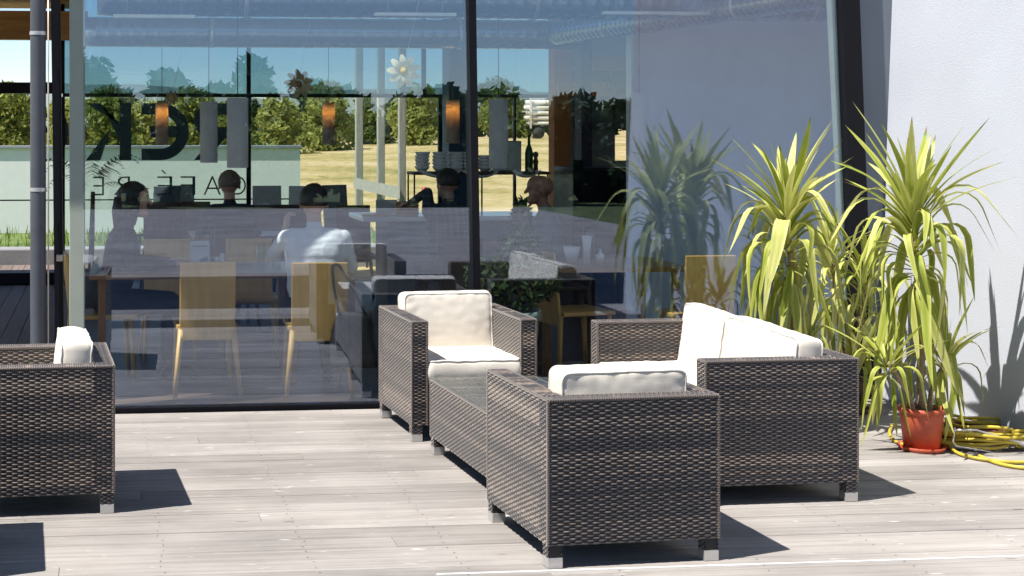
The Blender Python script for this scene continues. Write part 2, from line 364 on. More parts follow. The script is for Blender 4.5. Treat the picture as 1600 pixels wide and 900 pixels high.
b_ = MB(); sheared(b_, a_.x, c_.x, -0.03, 0.10, 0.0, ZC, 0.012, 1.6); child(b_, 'end_frame', M_BLACK, fg)
a_, c_ = at(88, 398, -.06), at(98, 408, -.06)
b_ = MB(); b_.box(a_.x, c_.x, -.075, -.031, c_.z, a_.z, bev=.004); child(b_, 'latch_plate', mat('beige_metal', (0.52, 0.42, 0.34), .4, .4), fg)

# grey return and leaning plaster wall on the right
b_ = MB(); b_.box(at(1346, 225, 0).x - .02, 5.2, 0.02, 0.3, -0.02, ZC + .4); o = b_.build('grey_return_panel', M_PANEL)
tag(o, 'shaded grey panel between the black end frame and the white wall', 'wall')
e0 = at(1388, 225, 0); wt = MB(); vv = []
for z in (-0.06, 5.0):
    X = e0.x + (z - e0.z) * 0.040
    vv += [(X, -4.6, z), (5.6, -4.6, z), (5.6, 0.019, z), (X, 0.019, z)]
wt.add(vv, [(0, 3, 2, 1), (4, 5, 6, 7), (0, 1, 5, 4), (1, 2, 6, 5), (2, 3, 7, 6), (3, 0, 4, 7)])
tag(wt.build('plaster_wall', M_PLASTER), 'white rough plaster wall leaning outward behind the potted yuccas', 'wall')

# rainwater pipe and cable at the passage corner
pp = at(59.5, 250, -0.12); rp_ = thing('downpipe', 'round dark grey downpipe with two silver clamps at the passage corner', 'pipe', (pp.x, pp.y, 0))
rad = 0.5 * 24.5 / PXM(60, -.12)
b_ = MB(); b_.lathe([(rad, 0.0), (rad, 3.3)], n=28); b_.build('tube', M_GREYPIPE, rp_)
for yy in (52, 296):
    z = at(60, yy, -.12).z; b_ = MB(); b_.lathe([(rad, z - .011), (rad + .0035, z - .0105), (rad + .0035, z + .0105), (rad, z + .011)], n=28, smooth=False); b_.build('clamp', M_STEEL, rp_)
cx_ = at(75.5, 250, -.03).x; b_ = MB(); b_.tube([(cx_, -.03, 0), (cx_, -.03, 3.06)], .0045, 8)
tag(b_.build('steel_cable', mat('pale_wire', (0.62, 0.56, 0.50), .35, .4)), 'thin pale vertical cable between the downpipe and the black frame', 'cable')

# ------------------------------------------------------------------ rear glazing
RY = 7.4
rg = thing('rear_glazing', 'black framed rear window wall with lettering and a blue tinted top', 'window', (0, RY, 0))
def rbox(name, m, x0, x1, z0, z1, d0=-.03, d1=.03, bev=0.0):
    b = MB(); b.box(x0, x1, d0, d1, z0, z1, bev=bev); return b.build(name, m, rg)
RX = lambda x: at(x, 200, RY).x
RZ = lambda y: at(400, y, RY).z
ztr0, ztr1 = RZ(152), RZ(146.5)
rbox('transom', M_BLACK, RX(98), 7.2, ztr0, ztr1, -.04, .04)
rbox('transom', M_BLACK, -4.2, RX(98) - .002, RZ(147), RZ(130), -.06, .06)
rbox('threshold', M_BLACK, -4.2, RX(98), 0.0, RZ(422), -.06, .06)
rbox('head', M_BLACK, -0.26, 7.2, ZC - .14, ZC - .004, -.04, .04)
MUL = [98, 388.5, 662, 866]
for x in MUL: rbox('mullion', M_BLACK, RX(x) - .022, RX(x) + .022, ztr1, ZC - .14)
for x in (98, 388.5, 688, 866): rbox('mullion', M_BLACK, RX(x) - .024, RX(x) + .024, 0.002, ztr0, -.032, .032)
rbox('mullion', M_BLACK, RX(695.5) - .014, RX(695.5) + .014, 0.002, ztr0 - .12)
rbox('mullion', M_BLACK, RX(804) - .012, RX(804) + .012, 0.002, ztr0)
for a, c in ((98, 388.5), (388.5, 662), (662, 866)): rbox('transom_pane', G_TINT, RX(a) + .023, RX(c) - .023, ztr1 + .001, ZC - .141, -.004, .004)
for a, c in ((98, 388.5), (388.5, 688), (695.5, 804), (804, 866)): rbox('pane', G_REAR, RX(a) + .025, RX(c) - .025, .004, ztr0 - .001, -.004, .004)
# lettering on the rear glass, read from outside, so seen reversed from the terrace
M_LET = mat('dark_teal_vinyl', (0.018, 0.050, 0.065), .5)
zb, ztp = RZ(250), RZ(161.5); LH = ztp - zb; SW = 18.0 / PXM(250, RY)
def strip(poly_out, poly_in, closed=False):
    mb = MB(); n = len(poly_out); v = []
    for d in (-.012, -.006):
        v += [(x, d, z) for x, z in poly_out] + [(x, d, z) for x, z in poly_in]
    f = []; k = n * 2
    for i in range(n if closed else n - 1):
        j = (i + 1) % n
        f += [(i, j, n + j, n + i), (k + i, k + n + i, k + n + j, k + j), (i, k + i, k + j, j), (n + i, n + j, k + n + j, k + n + i)]
    if not closed: f += [(0, n, k + n, k), (n - 1, k + n - 1, k + 2 * n - 1, 2 * n - 1)]
    return mb.add(v, f)
def arc(cx, cz, rx, rz, a0, a1, n=26):
    return [(cx + rx * math.cos(R(a0 + (a1 - a0) * i / n)), cz + rz * math.sin(R(a0 + (a1 - a0) * i / n))) for i in range(n + 1)]
def ring(cx, cz, rx, rz, sw, a0, a1, closed=False):
    o, i = arc(cx, cz, rx, rz, a0, a1), arc(cx, cz, rx - sw, rz - sw, a0, a1)
    if closed: o, i = o[:-1], i[:-1]
    return strip(o, i, closed)
def quadstrip(p): return strip([p[0], p[1]], [p[3], p[2]])
zm = (zb + ztp) / 2
def letter(parts):
    m = MB()
    for q in parts: m.add(q.v, q.f)
    return m.build('letter', M_LET, rg)
bx0, bx1 = RX(187), RX(205)              # K, reversed: stem on the right, arms to the left
letter([quadstrip([(bx0, ztp), (bx1, ztp), (bx1, zb), (bx0, zb)])])
K0 = RX(134)
letter([quadstrip([(K0, ztp), (K0 + .16, ztp), (bx0, zm - .09), (bx0, zm + .085)]), quadstrip([(K0, zb), (K0 + .16, zb), (bx0 - .10, zm + .03), (bx0 - .17, zm - .05)])])
ex0, ex1 = RX(221), RX(295); rx_ = (ex1 - ex0) * .60; ecx = ex1 - rx_
letter([ring(ecx, zm, rx_, LH / 2, SW, -90, 90), quadstrip([(ex0, ztp), (ecx, ztp), (ecx, ztp - SW), (ex0, ztp - SW)]), quadstrip([(ex0, zb + SW), (ecx, zb + SW), (ecx, zb), (ex0, zb)])])
letter([quadstrip([(RX(235), zm + SW / 2), (ex1 - SW * .9, zm + SW / 2), (ex1 - SW * .9, zm - SW / 2), (RX(235), zm - SW / 2)])])
r0, r1 = RX(303), RX(381); hr = LH * .31
letter([quadstrip([(r1 - SW, ztp), (r1, ztp), (r1, zb), (r1 - SW, zb)]), ring(r0 + hr, ztp - hr, hr, hr, SW, 90, 270), quadstrip([(r0 + hr, ztp), (r1 - SW, ztp), (r1 - SW, ztp - SW), (r0 + hr, ztp - SW)]),
        quadstrip([(r0 + hr, ztp - 2 * hr + SW), (r1 - SW, ztp - 2 * hr + SW), (r1 - SW, ztp - 2 * hr), (r0 + hr, ztp - 2 * hr)]), quadstrip([(r0, zb), (r0 + SW * 1.15, zb), (r1 - SW * 1.6, ztp - 2 * hr + .01), (r1 - SW * 2.7, ztp - 2 * hr + .01)])])
ox = RX(70); letter([ring(ox, zm, RX(107) - ox, LH / 2, SW, -41, 41)])
def glyph(ch, x_left, x_right, y_top, y_bot):
    "thin sans letter, turned to face outside"
    cu = bpy.data.curves.new('g', 'FONT'); cu.body = ch; cu.size = 1.0; cu.extrude = 0.003; cu.offset = -0.017
    t = bpy.data.objects.new('g', cu); COL.objects.link(t); dg = bpy.context.evaluated_depsgraph_get(); me = bpy.data.meshes.new_from_object(t.evaluated_get(dg)); bpy.data.objects.remove(t)
    co = np.empty(len(me.vertices) * 3); me.vertices.foreach_get('co', co); co = co.reshape(-1, 3); lo, hi = co.min(0), co.max(0)
    W, H = RX(x_right) - RX(x_left), RZ(y_top) - RZ(y_bot); d = np.maximum(hi - lo, 1e-6)
    new = np.stack([RX(x_right) - (co[:, 0] - lo[0]) / d[0] * W, -.010 - .004 * (co[:, 2] > 0), RZ(y_bot) + (co[:, 1] - lo[1]) / d[1] * H], 1)
    me.vertices.foreach_set('co', new.ravel()); me.materials.clear(); me.materials.append(M_LET); me.name = 'letter'; me.update()
    return obj('letter', me, rg)
for ch, xa, xb, ya, yb in (('E', 145, 162.5, 275, 304), ('R', 177.5, 203, 275, 304), ('-', 219, 232.5, 293, 294.6), ('E', 245, 269, 275, 304), ('F', 282, 305, 275, 304), ('A', 318, 345, 275, 304), ('C', 362, 384, 275, 304)):
    glyph(ch, xa, xb, ya, yb)
letter([quadstrip([(RX(251.5), RZ(265.5)), (RX(254), RZ(265)), (RX(260), RZ(271)), (RX(257.8), RZ(271.5))])])

# ------------------------------------------------------------------ behind the building
M_RENDER = mat('white_render', (0.86, 0.88, 0.85), .85, 0, .02)
M_COPE = mat('zinc_coping', (0.42, 0.45, 0.48), .4, .5, .05)
WY = 16.0; wz = at(300, 232, WY).z; xe = at(469, 260, WY).x
gw = thing('garden_wall', 'low white garden wall with grey metal coping beyond the rear windows', 'wall', (xe, WY, 0))
zj = at(20, 313, WY).z
b_ = MB(); b_.box(-14 - xe, 0, 0, .25, zj + .012, wz); b_.build('upper_course', M_RENDER, gw)
b_ = MB(); b_.box(-14 - xe, 0, .001, .249, -.09, zj - .012); b_.build('lower_course', M_RENDER, gw)
b_ = MB(); b_.box(-14 - xe, -.01, .02, .23, zj - .0115, zj + .0115); b_.build('joint', M_BLACK, gw)
b_ = MB(); b_.box(-14 - xe, .03, -.04, .29, wz + .001, wz + .05, bev=.006); b_.build('coping', M_COPE, gw)
b_ = MB(); b_.box(-14, 6.5, 9.68, 10.1, -.08, .19, bev=.015); tag(b_.build('concrete_kerb', mat('grey_concrete', (0.26, 0.26, 0.27), .85, 0, .1, 3, .3, 40)), 'long grey concrete kerb edging the grass behind the rear terrace', 'kerb')
M_POST = mat('weathered_post', (0.48, 0.44, 0.38), .8, 0, .15, 6, .2, 40, stretch=(6, 6, .6))
posts = []
for k, (x, Y, lab) in enumerate(((561, 14.3, 'farthest of three pale timber posts standing in the dry grass'), (595, 12.8, 'middle one of three pale timber posts standing in the dry grass'), (628, 11.3, 'nearest of three pale timber posts, holding the end of the rail'))):
    p = at(x, 300, Y); hw = 5.6 / PXM(600, Y); b_ = MB(); b_.box(-hw, hw, -hw, hw, -.1, 3.6, bev=.01); o = b_.build('timber_post', M_POST, None, loc=(p.x, Y, 0)); tag(o, lab, 'post', 'timber posts behind the cafe'); posts.append(p)
b_ = MB(); A_, B_ = at(553, 284, 14.15), at(624, 300, 11.2)
d_ = (B_ - A_); 
b_.add([A_ + Vector((0, -.03, -.1)), B_ + Vector((0, -.03, -.1)), B_ + Vector((0, .03, -.1)), A_ + Vector((0, .03, -.1)), A_ + Vector((0, -.03, .07)), B_ + Vector((0, -.03, .07)), B_ + Vector((0, .03, .07)), A_ + Vector((0, .03, .07))],
       [(0, 3, 2, 1), (4, 5, 6, 7), (0, 1, 5, 4), (1, 2, 6, 5), (2, 3, 7, 6), (3, 0, 4, 7)])
tag(b_.build('timber_rail', M_POST), 'pale timber rail sloping across the three posts', 'rail')
p = at(663, 300, 12.0); b_ = MB(); b_.lathe([(.012, -.1), (.012, p.z - .08), (.035, p.z - .08), (.035, p.z + .07), (0.001, p.z + .07)], n=10); mr_ = b_.build('marker_stake', mat('red_paint', (0.55, 0.05, 0.03), .5), loc=(p.x, 12.0, 0)); tag(mr_, 'thin stake with a small red head beside the timber posts', 'stake')

# trailer with stacked pale load on the rise
tr = thing('timber_trailer', 'pale trailer stacked with logs standing on the yellow field', 'trailer', (at(820, 200, 90).x, 90, ground_z(35, 90)))
M_LOG = mat('pale_log', (0.66, 0.60, 0.52), .8, 0, .2, 3)
k_ = 1 / PXM(850, 90); hgt = 66 * k_
for r_ in range(5):
    for c_ in range(3):
        b_ = MB(); z = 1.05 + r_ * .36; b_.tube([(0.35 - .1 * (r_ % 2), c_ * .5, z), (5.6, c_ * .5 + .05, z)], [.17, .155], 8); b_.build('log', M_LOG, tr)
b_ = MB(); b_.box(0.2, 5.8, -.25, 1.4, .68, .85); b_.build('bed', M_BLACK, tr)
for x in (.35, 2.2, 4.2, 5.7): b_ = MB(); b_.box(x - .06, x + .06, -.3, -.2, .7, 2.95); b_.build('stanchion', M_LOG, tr)
for x in (0.9, 2.0, 4.9): b_ = MB(); b_.tube([(x, -.3, .38), (x, -.02, .38)], .4, 16); b_.build('wheel', mat('tyre', (.03, .03, .03), .8), tr)

# ------------------------------------------------------------------ foliage
def leaf_mat(name, c0, c1, trans=0.25):
    m = bpy.data.materials.new(name); m.use_nodes = True; n = m.node_tree.nodes; l = m.node_tree.links; b = n['Principled BSDF']; out = n['Material Output']
    a = n.new('ShaderNodeAttribute'); a.attribute_name = 'tone'
    rp = n.new('ShaderNodeValToRGB'); rp.color_ramp.elements[0].color = (*c0, 1); rp.color_ramp.elements[1].color = (*c1, 1); l.new(a.outputs['Fac'], rp.inputs[0])
    l.new(rp.outputs[0], b.inputs['Base Color']); b.inputs['Roughness'].default_value = .55; b.inputs['Specular IOR Level'].default_value = .3
    t = n.new('ShaderNodeBsdfTranslucent'); l.new(rp.outputs[0], t.inputs[0]); mx = n.new('ShaderNodeMixShader'); mx.inputs[0].default_value = trans
    l.new(b.outputs[0], mx.inputs[1]); l.new(t.outputs[0], mx.inputs[2]); l.new(mx.outputs[0], out.inputs[0]); MATS[name] = m; return m
M_LEAF1 = leaf_mat('broad_leaf', (0.10, 0.15, 0.025), (0.46, 0.47, 0.13), .5)
M_LEAF2 = leaf_mat('dark_leaf', (0.015, 0.04, 0.012), (0.06, 0.10, 0.03))
M_BARK = mat('bark', (0.12, 0.09, 0.065), .9, 0, .25, 8, .5, 30)
def leaves(blobs, per, size, seed=0, tone=(0.1, 1)):
    g = np.random.default_rng(seed); V = []; T = []
    for (c, r) in blobs:
        n = int(per); d = g.normal(size=(n, 3)); d /= np.linalg.norm(d, axis=1)[:, None]
        rr = g.uniform(.45, 1.0, n) ** .5; p = np.array(c) + d * (rr[:, None] * np.array(r))
        u = g.normal(size=(n, 3)); u /= np.linalg.norm(u, axis=1)[:, None]
        q = np.cross(u, d + g.normal(size=(n, 3)) * .5); q /= np.linalg.norm(q, axis=1)[:, None] + 1e-6
        s = size * g.uniform(.6, 1.35, n)[:, None]
        V.append(np.stack([p - u * s, p - q * s * .45, p + u * s, p + q * s * .45], 1))
        t = np.clip(g.normal(.5, .22, n), tone[0], tone[1]); T.append(np.repeat(t, 4))
    V = np.concatenate(V).reshape(-1, 3); T = np.concatenate(T)
    return V, [(4 * i, 4 * i + 1, 4 * i + 2, 4 * i + 3) for i in range(len(V) // 4)], T
def tree_blobs(h, w, k, seed, c=(0, 0, 0), lo=.25):
    g = random.Random(seed); B = []
    for i in range(k):
        t = g.random(); z = h * (lo + (1 - lo) * t); rr = w * (1.05 - .75 * t) * g.uniform(.1, .8); a = g.uniform(0, 6.28)
        s = w * g.uniform(.28, .5); B.append(((c[0] + rr * math.cos(a), c[1] + rr * math.sin(a), c[2] + z), (s, s, s * .8)))
    return B
def wood(name, spots, m, label, leaf, per):
    mb = MB()
    for k, (x, Y, h, wd) in enumerate(spots):
        z = ground_z(x, Y); V, F, T = leaves(tree_blobs(h, wd, 11, k * 3 + len(name), (x, Y, z), .12), per, leaf, k); mb.add(V, F, T)
        mb.tube([(x, Y, z), (x, Y, z + h * .6)], [.16, .06], 5, tone=.1)
    return tag(mb.build(name, m), label, None, None, 'stuff')
g_ = random.Random(4)
wood('woodland', [(-34 + i * 2.6 + g_.uniform(-1, 1), g_.uniform(104, 128), g_.uniform(2.9, 3.9), g_.uniform(1.8, 2.6)) for i in range(44)], M_LEAF2, 'dark wood along the far edge of the dry field', .42, 60)
wood('woodland', [(-44 + i * 1.25 + g_.uniform(-1, 1), g_.uniform(-62, -46), g_.uniform(3.0, 5.2) if i < 42 else g_.uniform(2.2, 3.2), g_.uniform(1.5, 2.3)) for i in range(76)], M_LEAF2, 'wood beyond the open side of the terrace', .30, 70)
wood('shrubbery', [(-17 + i * .52 + g_.uniform(-.3, .3), g_.uniform(-27, -23.4), g_.uniform(1.7, 2.5), g_.uniform(.9, 1.25)) for i in range(72)], M_LEAF2, 'dense dark shrubs along the open edge of the terrace', .16, 110)
TL = [(8, 74, 3.2, 2.6, 'bright green tree past the open end of the timber roofed passage'),
      (104, 70, 2.5, 1.7, 'green tree seen between the downpipe and the reversed letter K'),
      (168, 64, 3.1, 1.9, 'bushy green tree behind the reversed letter K'),
      (236, 68, 2.4, 1.8, 'bushy green tree behind the amber lamp nearest the passage'),
      (300, 72, 3.3, 2.0, 'green tree behind the narrower of the two long pale lamps'),
      (366, 66, 2.3, 1.9, 'low green tree behind the wider of the two long pale lamps'),
      (438, 70, 2.9, 1.8, 'low green tree beside the end of the garden wall'),
      (512, 74, 3.4, 1.9, 'yellow green tree behind the amber lamp in the middle'),
      (582, 84, 3.0, 2.2, 'small green tree behind the timber posts'),
      (650, 78, 3.2, 2.3, 'wide green tree between the timber posts and the middle mullion'),
      (785, 92, 3.6, 2.4, 'green tree behind the long grey lamp, left of the trailer')]
for k, (x, Y, h, wd, lab) in enumerate(TL):
    p = at(x, 220, Y); t = thing('tree', lab, 'tree', (p.x, Y, ground_z(p.x, Y)), 0, 'trees in the field')
    V, F, T = leaves(tree_blobs(h, wd, 34, 50 + k, lo=.08), 150, .17, 90 + k); T = np.clip(T + (-.2, .15, -.35, .3, -.1, -.4, .3, .1, -.4, .2, -.1)[k], 0, 1); mb = MB(); mb.add(V, F, T); mb.build('crown', M_LEAF1, t)
    mb = MB(); mb.tube([(0, 0, -.1), (.1, 0, h * .35), (0, .1, h * .75)], [.14, .1, .04], 7); mb.build('trunk', M_BARK, t)
# grass behind the kerb
mb = MB(); mb.box(-14, 6.4, 10.1, 15.99, -.075, -.055); structure(mb.build('lawn', mat('lawn_green', (0.11, 0.16, 0.035), .95, 0, .35, 3, .4, 12)))
V = []; 
for i in range(5200):
    x = random.uniform(-6, 6); y = 10.15 + 5.8 * random.random() ** 1.6; a = random.uniform(0, 6.28); h = random.uniform(.06, .2); s = .012
    V += [(x - s * math.cos(a), y - s * math.sin(a), -.08), (x + s * math.cos(a), y + s * math.sin(a), -.08), (x + random.uniform(-.05, .05), y + random.uniform(-.05, .05), -.06 + h)]
mb = MB(); mb.add(V, [(3 * i, 3 * i + 1, 3 * i + 2) for i in range(len(V) // 3)], np.repeat(rng.uniform(.3, 1, len(V) // 3), 3))
tag(mb.build('grass', leaf_mat('grass_blade', (0.06, 0.12, 0.015), (0.22, 0.30, 0.05))), 'bright grass between the kerb and the garden wall', None, None, 'stuff')
# far hills
mb = MB(); hv = []; N = 60
for i in range(N):
    x = -900 + i * 40; z = 36 + 14 * mnoise.noise(Vector((i * .21, 3.1, 0))) + 10 * mnoise.noise(Vector((i * .6, 1.1, 0)))
    hv += [(x, 1150, -2), (x, 1250 + 60 * math.sin(i), max(z, 8))]
mb.add(hv, [(2 * i, 2 * i + 2, 2 * i + 3, 2 * i + 1) for i in range(N - 1)], smooth=True); structure(mb.build('hills', mat('far_hills', (0.16, 0.19, 0.17), .95, 0, .2, .01)))

# open pergola over the front edge of the terrace: its shade shows in the glass as two dark bands
pg = thing('pergola', 'open steel pergola standing over the front of the terrace', 'pergola', (0, -6.5, 0))
PZ = 3.9; off = PZ * math.tan(R(90 - SUN_EL)) * math.sin(R(SUN_AZ))
b_ = MB(); b_.box(-9, 10, -7.95 - off + 6.5, -4.95 - off + 6.5, PZ, PZ + .06); b_.build('roof_panel', M_GREYPIPE, pg)
b_ = MB(); b_.box(-9, 2.8, -4.15 - off + 6.5, -3.66 - off + 6.5, PZ, PZ + .06); b_.build('roof_panel', M_GREYPIPE, pg)
for x in (-8.8, 2.6):
    b_ = MB(); b_.box(x - .06, x + .06, -7.95 - off + 6.5, -3.66 - off + 6.5, PZ - .14, PZ - .001); b_.build('beam', M_GREYPIPE, pg)
for x in (-8.8, 9.8):
    for y in (-7.9, -5.05): b_ = MB(); b_.box(x - .05, x + .05, y - off + 6.45, y - off + 6.55, 0.0, PZ - .141); b_.build('post', M_GREYPIPE, pg)
# ------------------------------------------------------------------ woven furniture
W_, L_, H_, S_, T_ = 0.7015, 0.726, 0.649, 1.436, 0.085
def weave(mb, P, U, V, lu, lv, seed, cw=.0242, rh=.0099, amp=.0022, bul=.0026):
    "flat strands along U laid over and under stakes; rows stacked along V"
    U, V = Vector(U), Vector(V); N = U.cross(V); g = np.random.default_rng(seed)
    cols = max(2, round(lu / cw)); rows = max(2, round(lv / rh)); ns = cols * 4 + 1
    uu = np.linspace(0, 1, ns); hv = np.array([-.9, .75, .75, -.9]); vo = np.array([.03, .3, .7, .97])
    P, Ua, Va, Na = np.array(P), np.array(U), np.array(V), np.array(N)
    verts = []; tones = []
    band = np.convolve(g.normal(0, 1, rows + 8), np.ones(5) / 5, 'valid')[:rows]
    for r in range(rows):
        over = np.tanh(2.6 * (np.cos(np.pi * uu * cols + np.pi * r) + .22))
        base = .30 + .40 * band[r] + g.normal(0, .10)
        cell = np.repeat(g.normal(0, .07, cols + 1), 4)[:ns]
        for k in range(4):
            h = amp * over + bul * hv[k]
            v = (r + vo[k]) / rows
            verts.append(P + np.outer(uu * lu, Ua) + Va * (v * lv) + np.outer(h, Na))
            tones.append(np.clip(base + cell + np.clip(over, 0, 1) * (0, .10, .46, .05)[k] - .16 * (over < 0) - .12 * (k in (0, 3)), 0, 1))  # upper part of each raised dash toned lighter, a painted sun highlight
    verts = np.concatenate(verts); tones = np.concatenate(tones); L = rows * 4
    i = np.arange(L - 1)[:, None] * ns + np.arange(ns - 1)[None, :]; i = i.ravel()
    F = np.stack([i, i + 1, i + ns + 1, i + ns], 1)
    mb.add(verts.tolist(), F.tolist(), tones.tolist(), 0, True)
def bead(mb, a, b, r=.0062, step=.0098):
    a, b = Vector(a), Vector(b); n = max(4, int((b - a).length / step) * 2); pts = [a.lerp(b, i / n) for i in range(n + 1)]
    o = len(mb.t)
    mb.tube(pts, [r * (1.12 if i % 2 else .8) for i in range(n + 1)], 6, tone=.42)
    t = [.95 if (j // 6) % 2 else .25 for j in range((n + 1) * 6)]; mb.t[o:o + len(t)] = t  # pale beads paint in the glints along the woven edges
LEGC = 0.042
def slab(name, par, x0, x1, y0, y1, z0, z1, seed, faces='LRFBT', edges=True, rim='all'):
    "upholstered slab of weave: L -x, R +x, F -y, B +y, T top"
    mb = MB(); e = .0045; mb.box(x0 + e, x1 - e, y0 + e, y1 - e, z0 + .002, z1 - e, mi=1)
    if 'F' in faces: weave(mb, (x0, y0, z0), (1, 0, 0), (0, 0, 1), x1 - x0, z1 - z0, seed + 1)
    if 'B' in faces: weave(mb, (x1, y1, z0), (-1, 0, 0), (0, 0, 1), x1 - x0, z1 - z0, seed + 2)
    if 'L' in faces: weave(mb, (x0, y1, z0), (0, -1, 0), (0, 0, 1), y1 - y0, z1 - z0, seed + 3)
    if 'R' in faces: weave(mb, (x1, y0, z0), (0, 1, 0), (0, 0, 1), y1 - y0, z1 - z0, seed + 4)
    if 'T' in faces:
        if y1 - y0 > x1 - x0: weave(mb, (x0, y0, z1), (1, 0, 0), (0, 1, 0), x1 - x0, y1 - y0, seed + 5)
        else: weave(mb, (x1, y0, z1), (0, 1, 0), (-1, 0, 0), y1 - y0, x1 - x0, seed + 5)
    if edges:
        r = .003
        for (x, y) in ((x0, y0), (x1, y0), (x0, y1), (x1, y1)):
            if rim == 'all' or (rim == 'arm') == (y == y0): bead(mb, (x, y, z0), (x, y, z1))
        for (p, q) in (((x0, y0), (x1, y0)), ((x0, y1), (x1, y1)), ((x0, y0), (x0, y1)), ((x1, y0), (x1, y1))):
            if rim == 'arm' and p[1] == q[1] == y1: continue
            if rim == 'back' and p[1] == q[1] == y0: bead(mb, (p[0] + T_, p[1], z1), (q[0] - T_, q[1], z1)); continue
            bead(mb, (*p, z1), (*q, z1))
    return mb.build(name, [M_RAT, M_CORE], par)
def legs(par, x0, x1, y0, y1, zb, s=.058):
    for x in (x0, x1 - s):
        for y in (y0, y1 - s):
            mb = MB(); mb.box(x + .004, x + s - .004, y + .004, y + s - .004, LEGC, zb - .001, mi=1)
            weave(mb, (x + .002, y + .002, LEGC), (1, 0, 0), (0, 0, 1), s - .004, zb - LEGC, 5, .018); weave(mb, (x + .002, y + s - .002, LEGC), (0, -1, 0), (0, 0, 1), s - .004, zb - LEGC, 6, .018); weave(mb, (x + s - .002, y + .002, LEGC), (0, 1, 0), (0, 0, 1), s - .004, zb - LEGC, 7, .018)
            lg = mb.build('leg', [M_RAT, M_CORE], par)
            mb = MB(); mb.box(x - .001, x + s + .001, y - .001, y + s + .001, 0.0015, LEGC, bev=.002); mb.build('foot_cap', M_STEEL, lg)
def cushion(name, par, w, d, h, loc, rot, seed, bulge=.013):
    "boxed cushion: w along x, d along y, h thick along z, with piping on both rims"
    nx, ny, nz = 36, 30, 6; pts = {}; V = []; F = []; rad = min(.017, h * .3)
    def vid(i, j, k):
        key = (i, j, k)
        if key in pts: return pts[key]
        x, y, z = i / nx * 2 - 1, j / ny * 2 - 1, k / nz * 2 - 1
        px_, py_, pz_ = x * w / 2, y * d / 2, z * h / 2
        cxx, cyy, czz = max(-w / 2 + rad * 1.8, min(w / 2 - rad * 1.8, px_)), max(-d / 2 + rad * 1.8, min(d / 2 - rad * 1.8, py_)), max(-h / 2 + rad * .6, min(h / 2 - rad * .6, pz_))
        dv = Vector((px_ - cxx, py_ - cyy, 0))
        if dv.length > 1e-6 and abs(dv.x) > 1e-6 and abs(dv.y) > 1e-6:
            m = max(abs(dv.x), abs(dv.y)); dv = dv / dv.length * m
        q = Vector((cxx + dv.x, cyy + dv.y, pz_))
        mid = max(0, 1 - x * x) ** .55 * max(0, 1 - y * y) ** .55
        q.z += (bulge * mid) * (1 if z > 0 else -1) * abs(z)
        side = max(0, 1 - z * z); q.x += x * abs(x) ** 6 * .012 * side; q.y += y * abs(y) ** 6 * .012 * side
        wr = mnoise.noise(Vector((q.x * 7 + seed * 3.1, q.y * 7, q.z * 9))) * .0030 + mnoise.noise(Vector((q.x * 19 + seed, q.y * 24, q.z * 14))) * .0018
        ed = max(abs(x), abs(y)); n2 = mnoise.noise(Vector((q.x * 30 + seed, q.y * 30 - seed, 3.3))) * .005 * max(0, (ed - .55) / .45)
        q.z += (wr + n2) * (1 if z >= 0 else -1); q.x += wr * x * .8; q.y += wr * y * .8
        pts[key] = len(V); V.append(q); return pts[key]
    for k in (0, nz):
        for i in range(nx):
            for j in range(ny):
                f = (vid(i, j, k), vid(i + 1, j, k), vid(i + 1, j + 1, k), vid(i, j + 1, k)); F.append(f if k else f[::-1])
    for k in range(nz):
        for i in range(nx): F.append((vid(i, 0, k), vid(i + 1, 0, k), vid(i + 1, 0, k + 1), vid(i, 0, k + 1))); F.append((vid(i + 1, ny, k), vid(i, ny, k), vid(i, ny, k + 1), vid(i + 1, ny, k + 1)))
        for j in range(ny): F.append((vid(0, j + 1, k), vid(0, j, k), vid(0, j, k + 1), vid(0, j + 1, k + 1))); F.append((vid(nx, j, k), vid(nx, j + 1, k), vid(nx, j + 1, k + 1), vid(nx, j, k + 1)))
    mb = MB(); mb.add(V, F, smooth=True); o = mb.build(name, M_CUSH, par, loc=loc); o.rotation_euler = rot
    mb = MB()
    for k in (0, nz):
        rim = [V[vid(i, 0, k)] for i in range(nx)] + [V[vid(nx, j, k)] for j in range(ny)] + [V[vid(i, ny, k)] for i in range(nx, 0, -1)] + [V[vid(0, j, k)] for j in range(ny, 0, -1)]
        mb.tube([p * 1.0 for p in rim], .0048, 6, closed=True)
    mb.build('piping', M_PIPE, o); return o
def seat_piece(width, n_seats, name, label, cat, seed):
    t = thing(name, label, cat, group='woven lounge furniture')
    w, d, z0 = width / 2, L_ / 2, .088
    slab('arm', t, -w, -w + T_, -d, d - T_ - .001, z0, H_, seed, rim='arm'); slab('arm', t, w - T_, w, -d, d - T_ - .001, z0, H_, seed + 10, rim='arm')
    slab('back', t, -w, w, d - T_, d, z0, H_, seed + 20, 'LRFBT', rim='back')
    slab('seat_base', t, -w + T_ + .001, w - T_ - .001, -d + .012, d - T_ - .001, z0, .315, seed + 30, 'F', False)
    legs(t, -w, w, -d, d, z0)
    iw = (width - 2 * T_) / n_seats
    for i in range(n_seats):
        cxp = -w + T_ + iw * (i + .5)
        cushion('seat_cushion', t, iw - .008, L_ - T_ - .02, .115, (cxp, -T_ / 2 - .012, .317 + .0575), (0, 0, 0), seed + i)
        cushion('back_cushion', t, iw - .012, .355, .13, (cxp + .003 * (i - .5), d - T_ - .088 - .05 * (n_seats - 1), .445 + .118), (R(90 - 4 - 5 * (n_seats - 1) + 3 * i), R(2.5 * i),  R((0, 5 * (i - .5) * 2)[n_seats > 1] + random.uniform(-2, 2))), seed + 5 + i, .018)
    return t
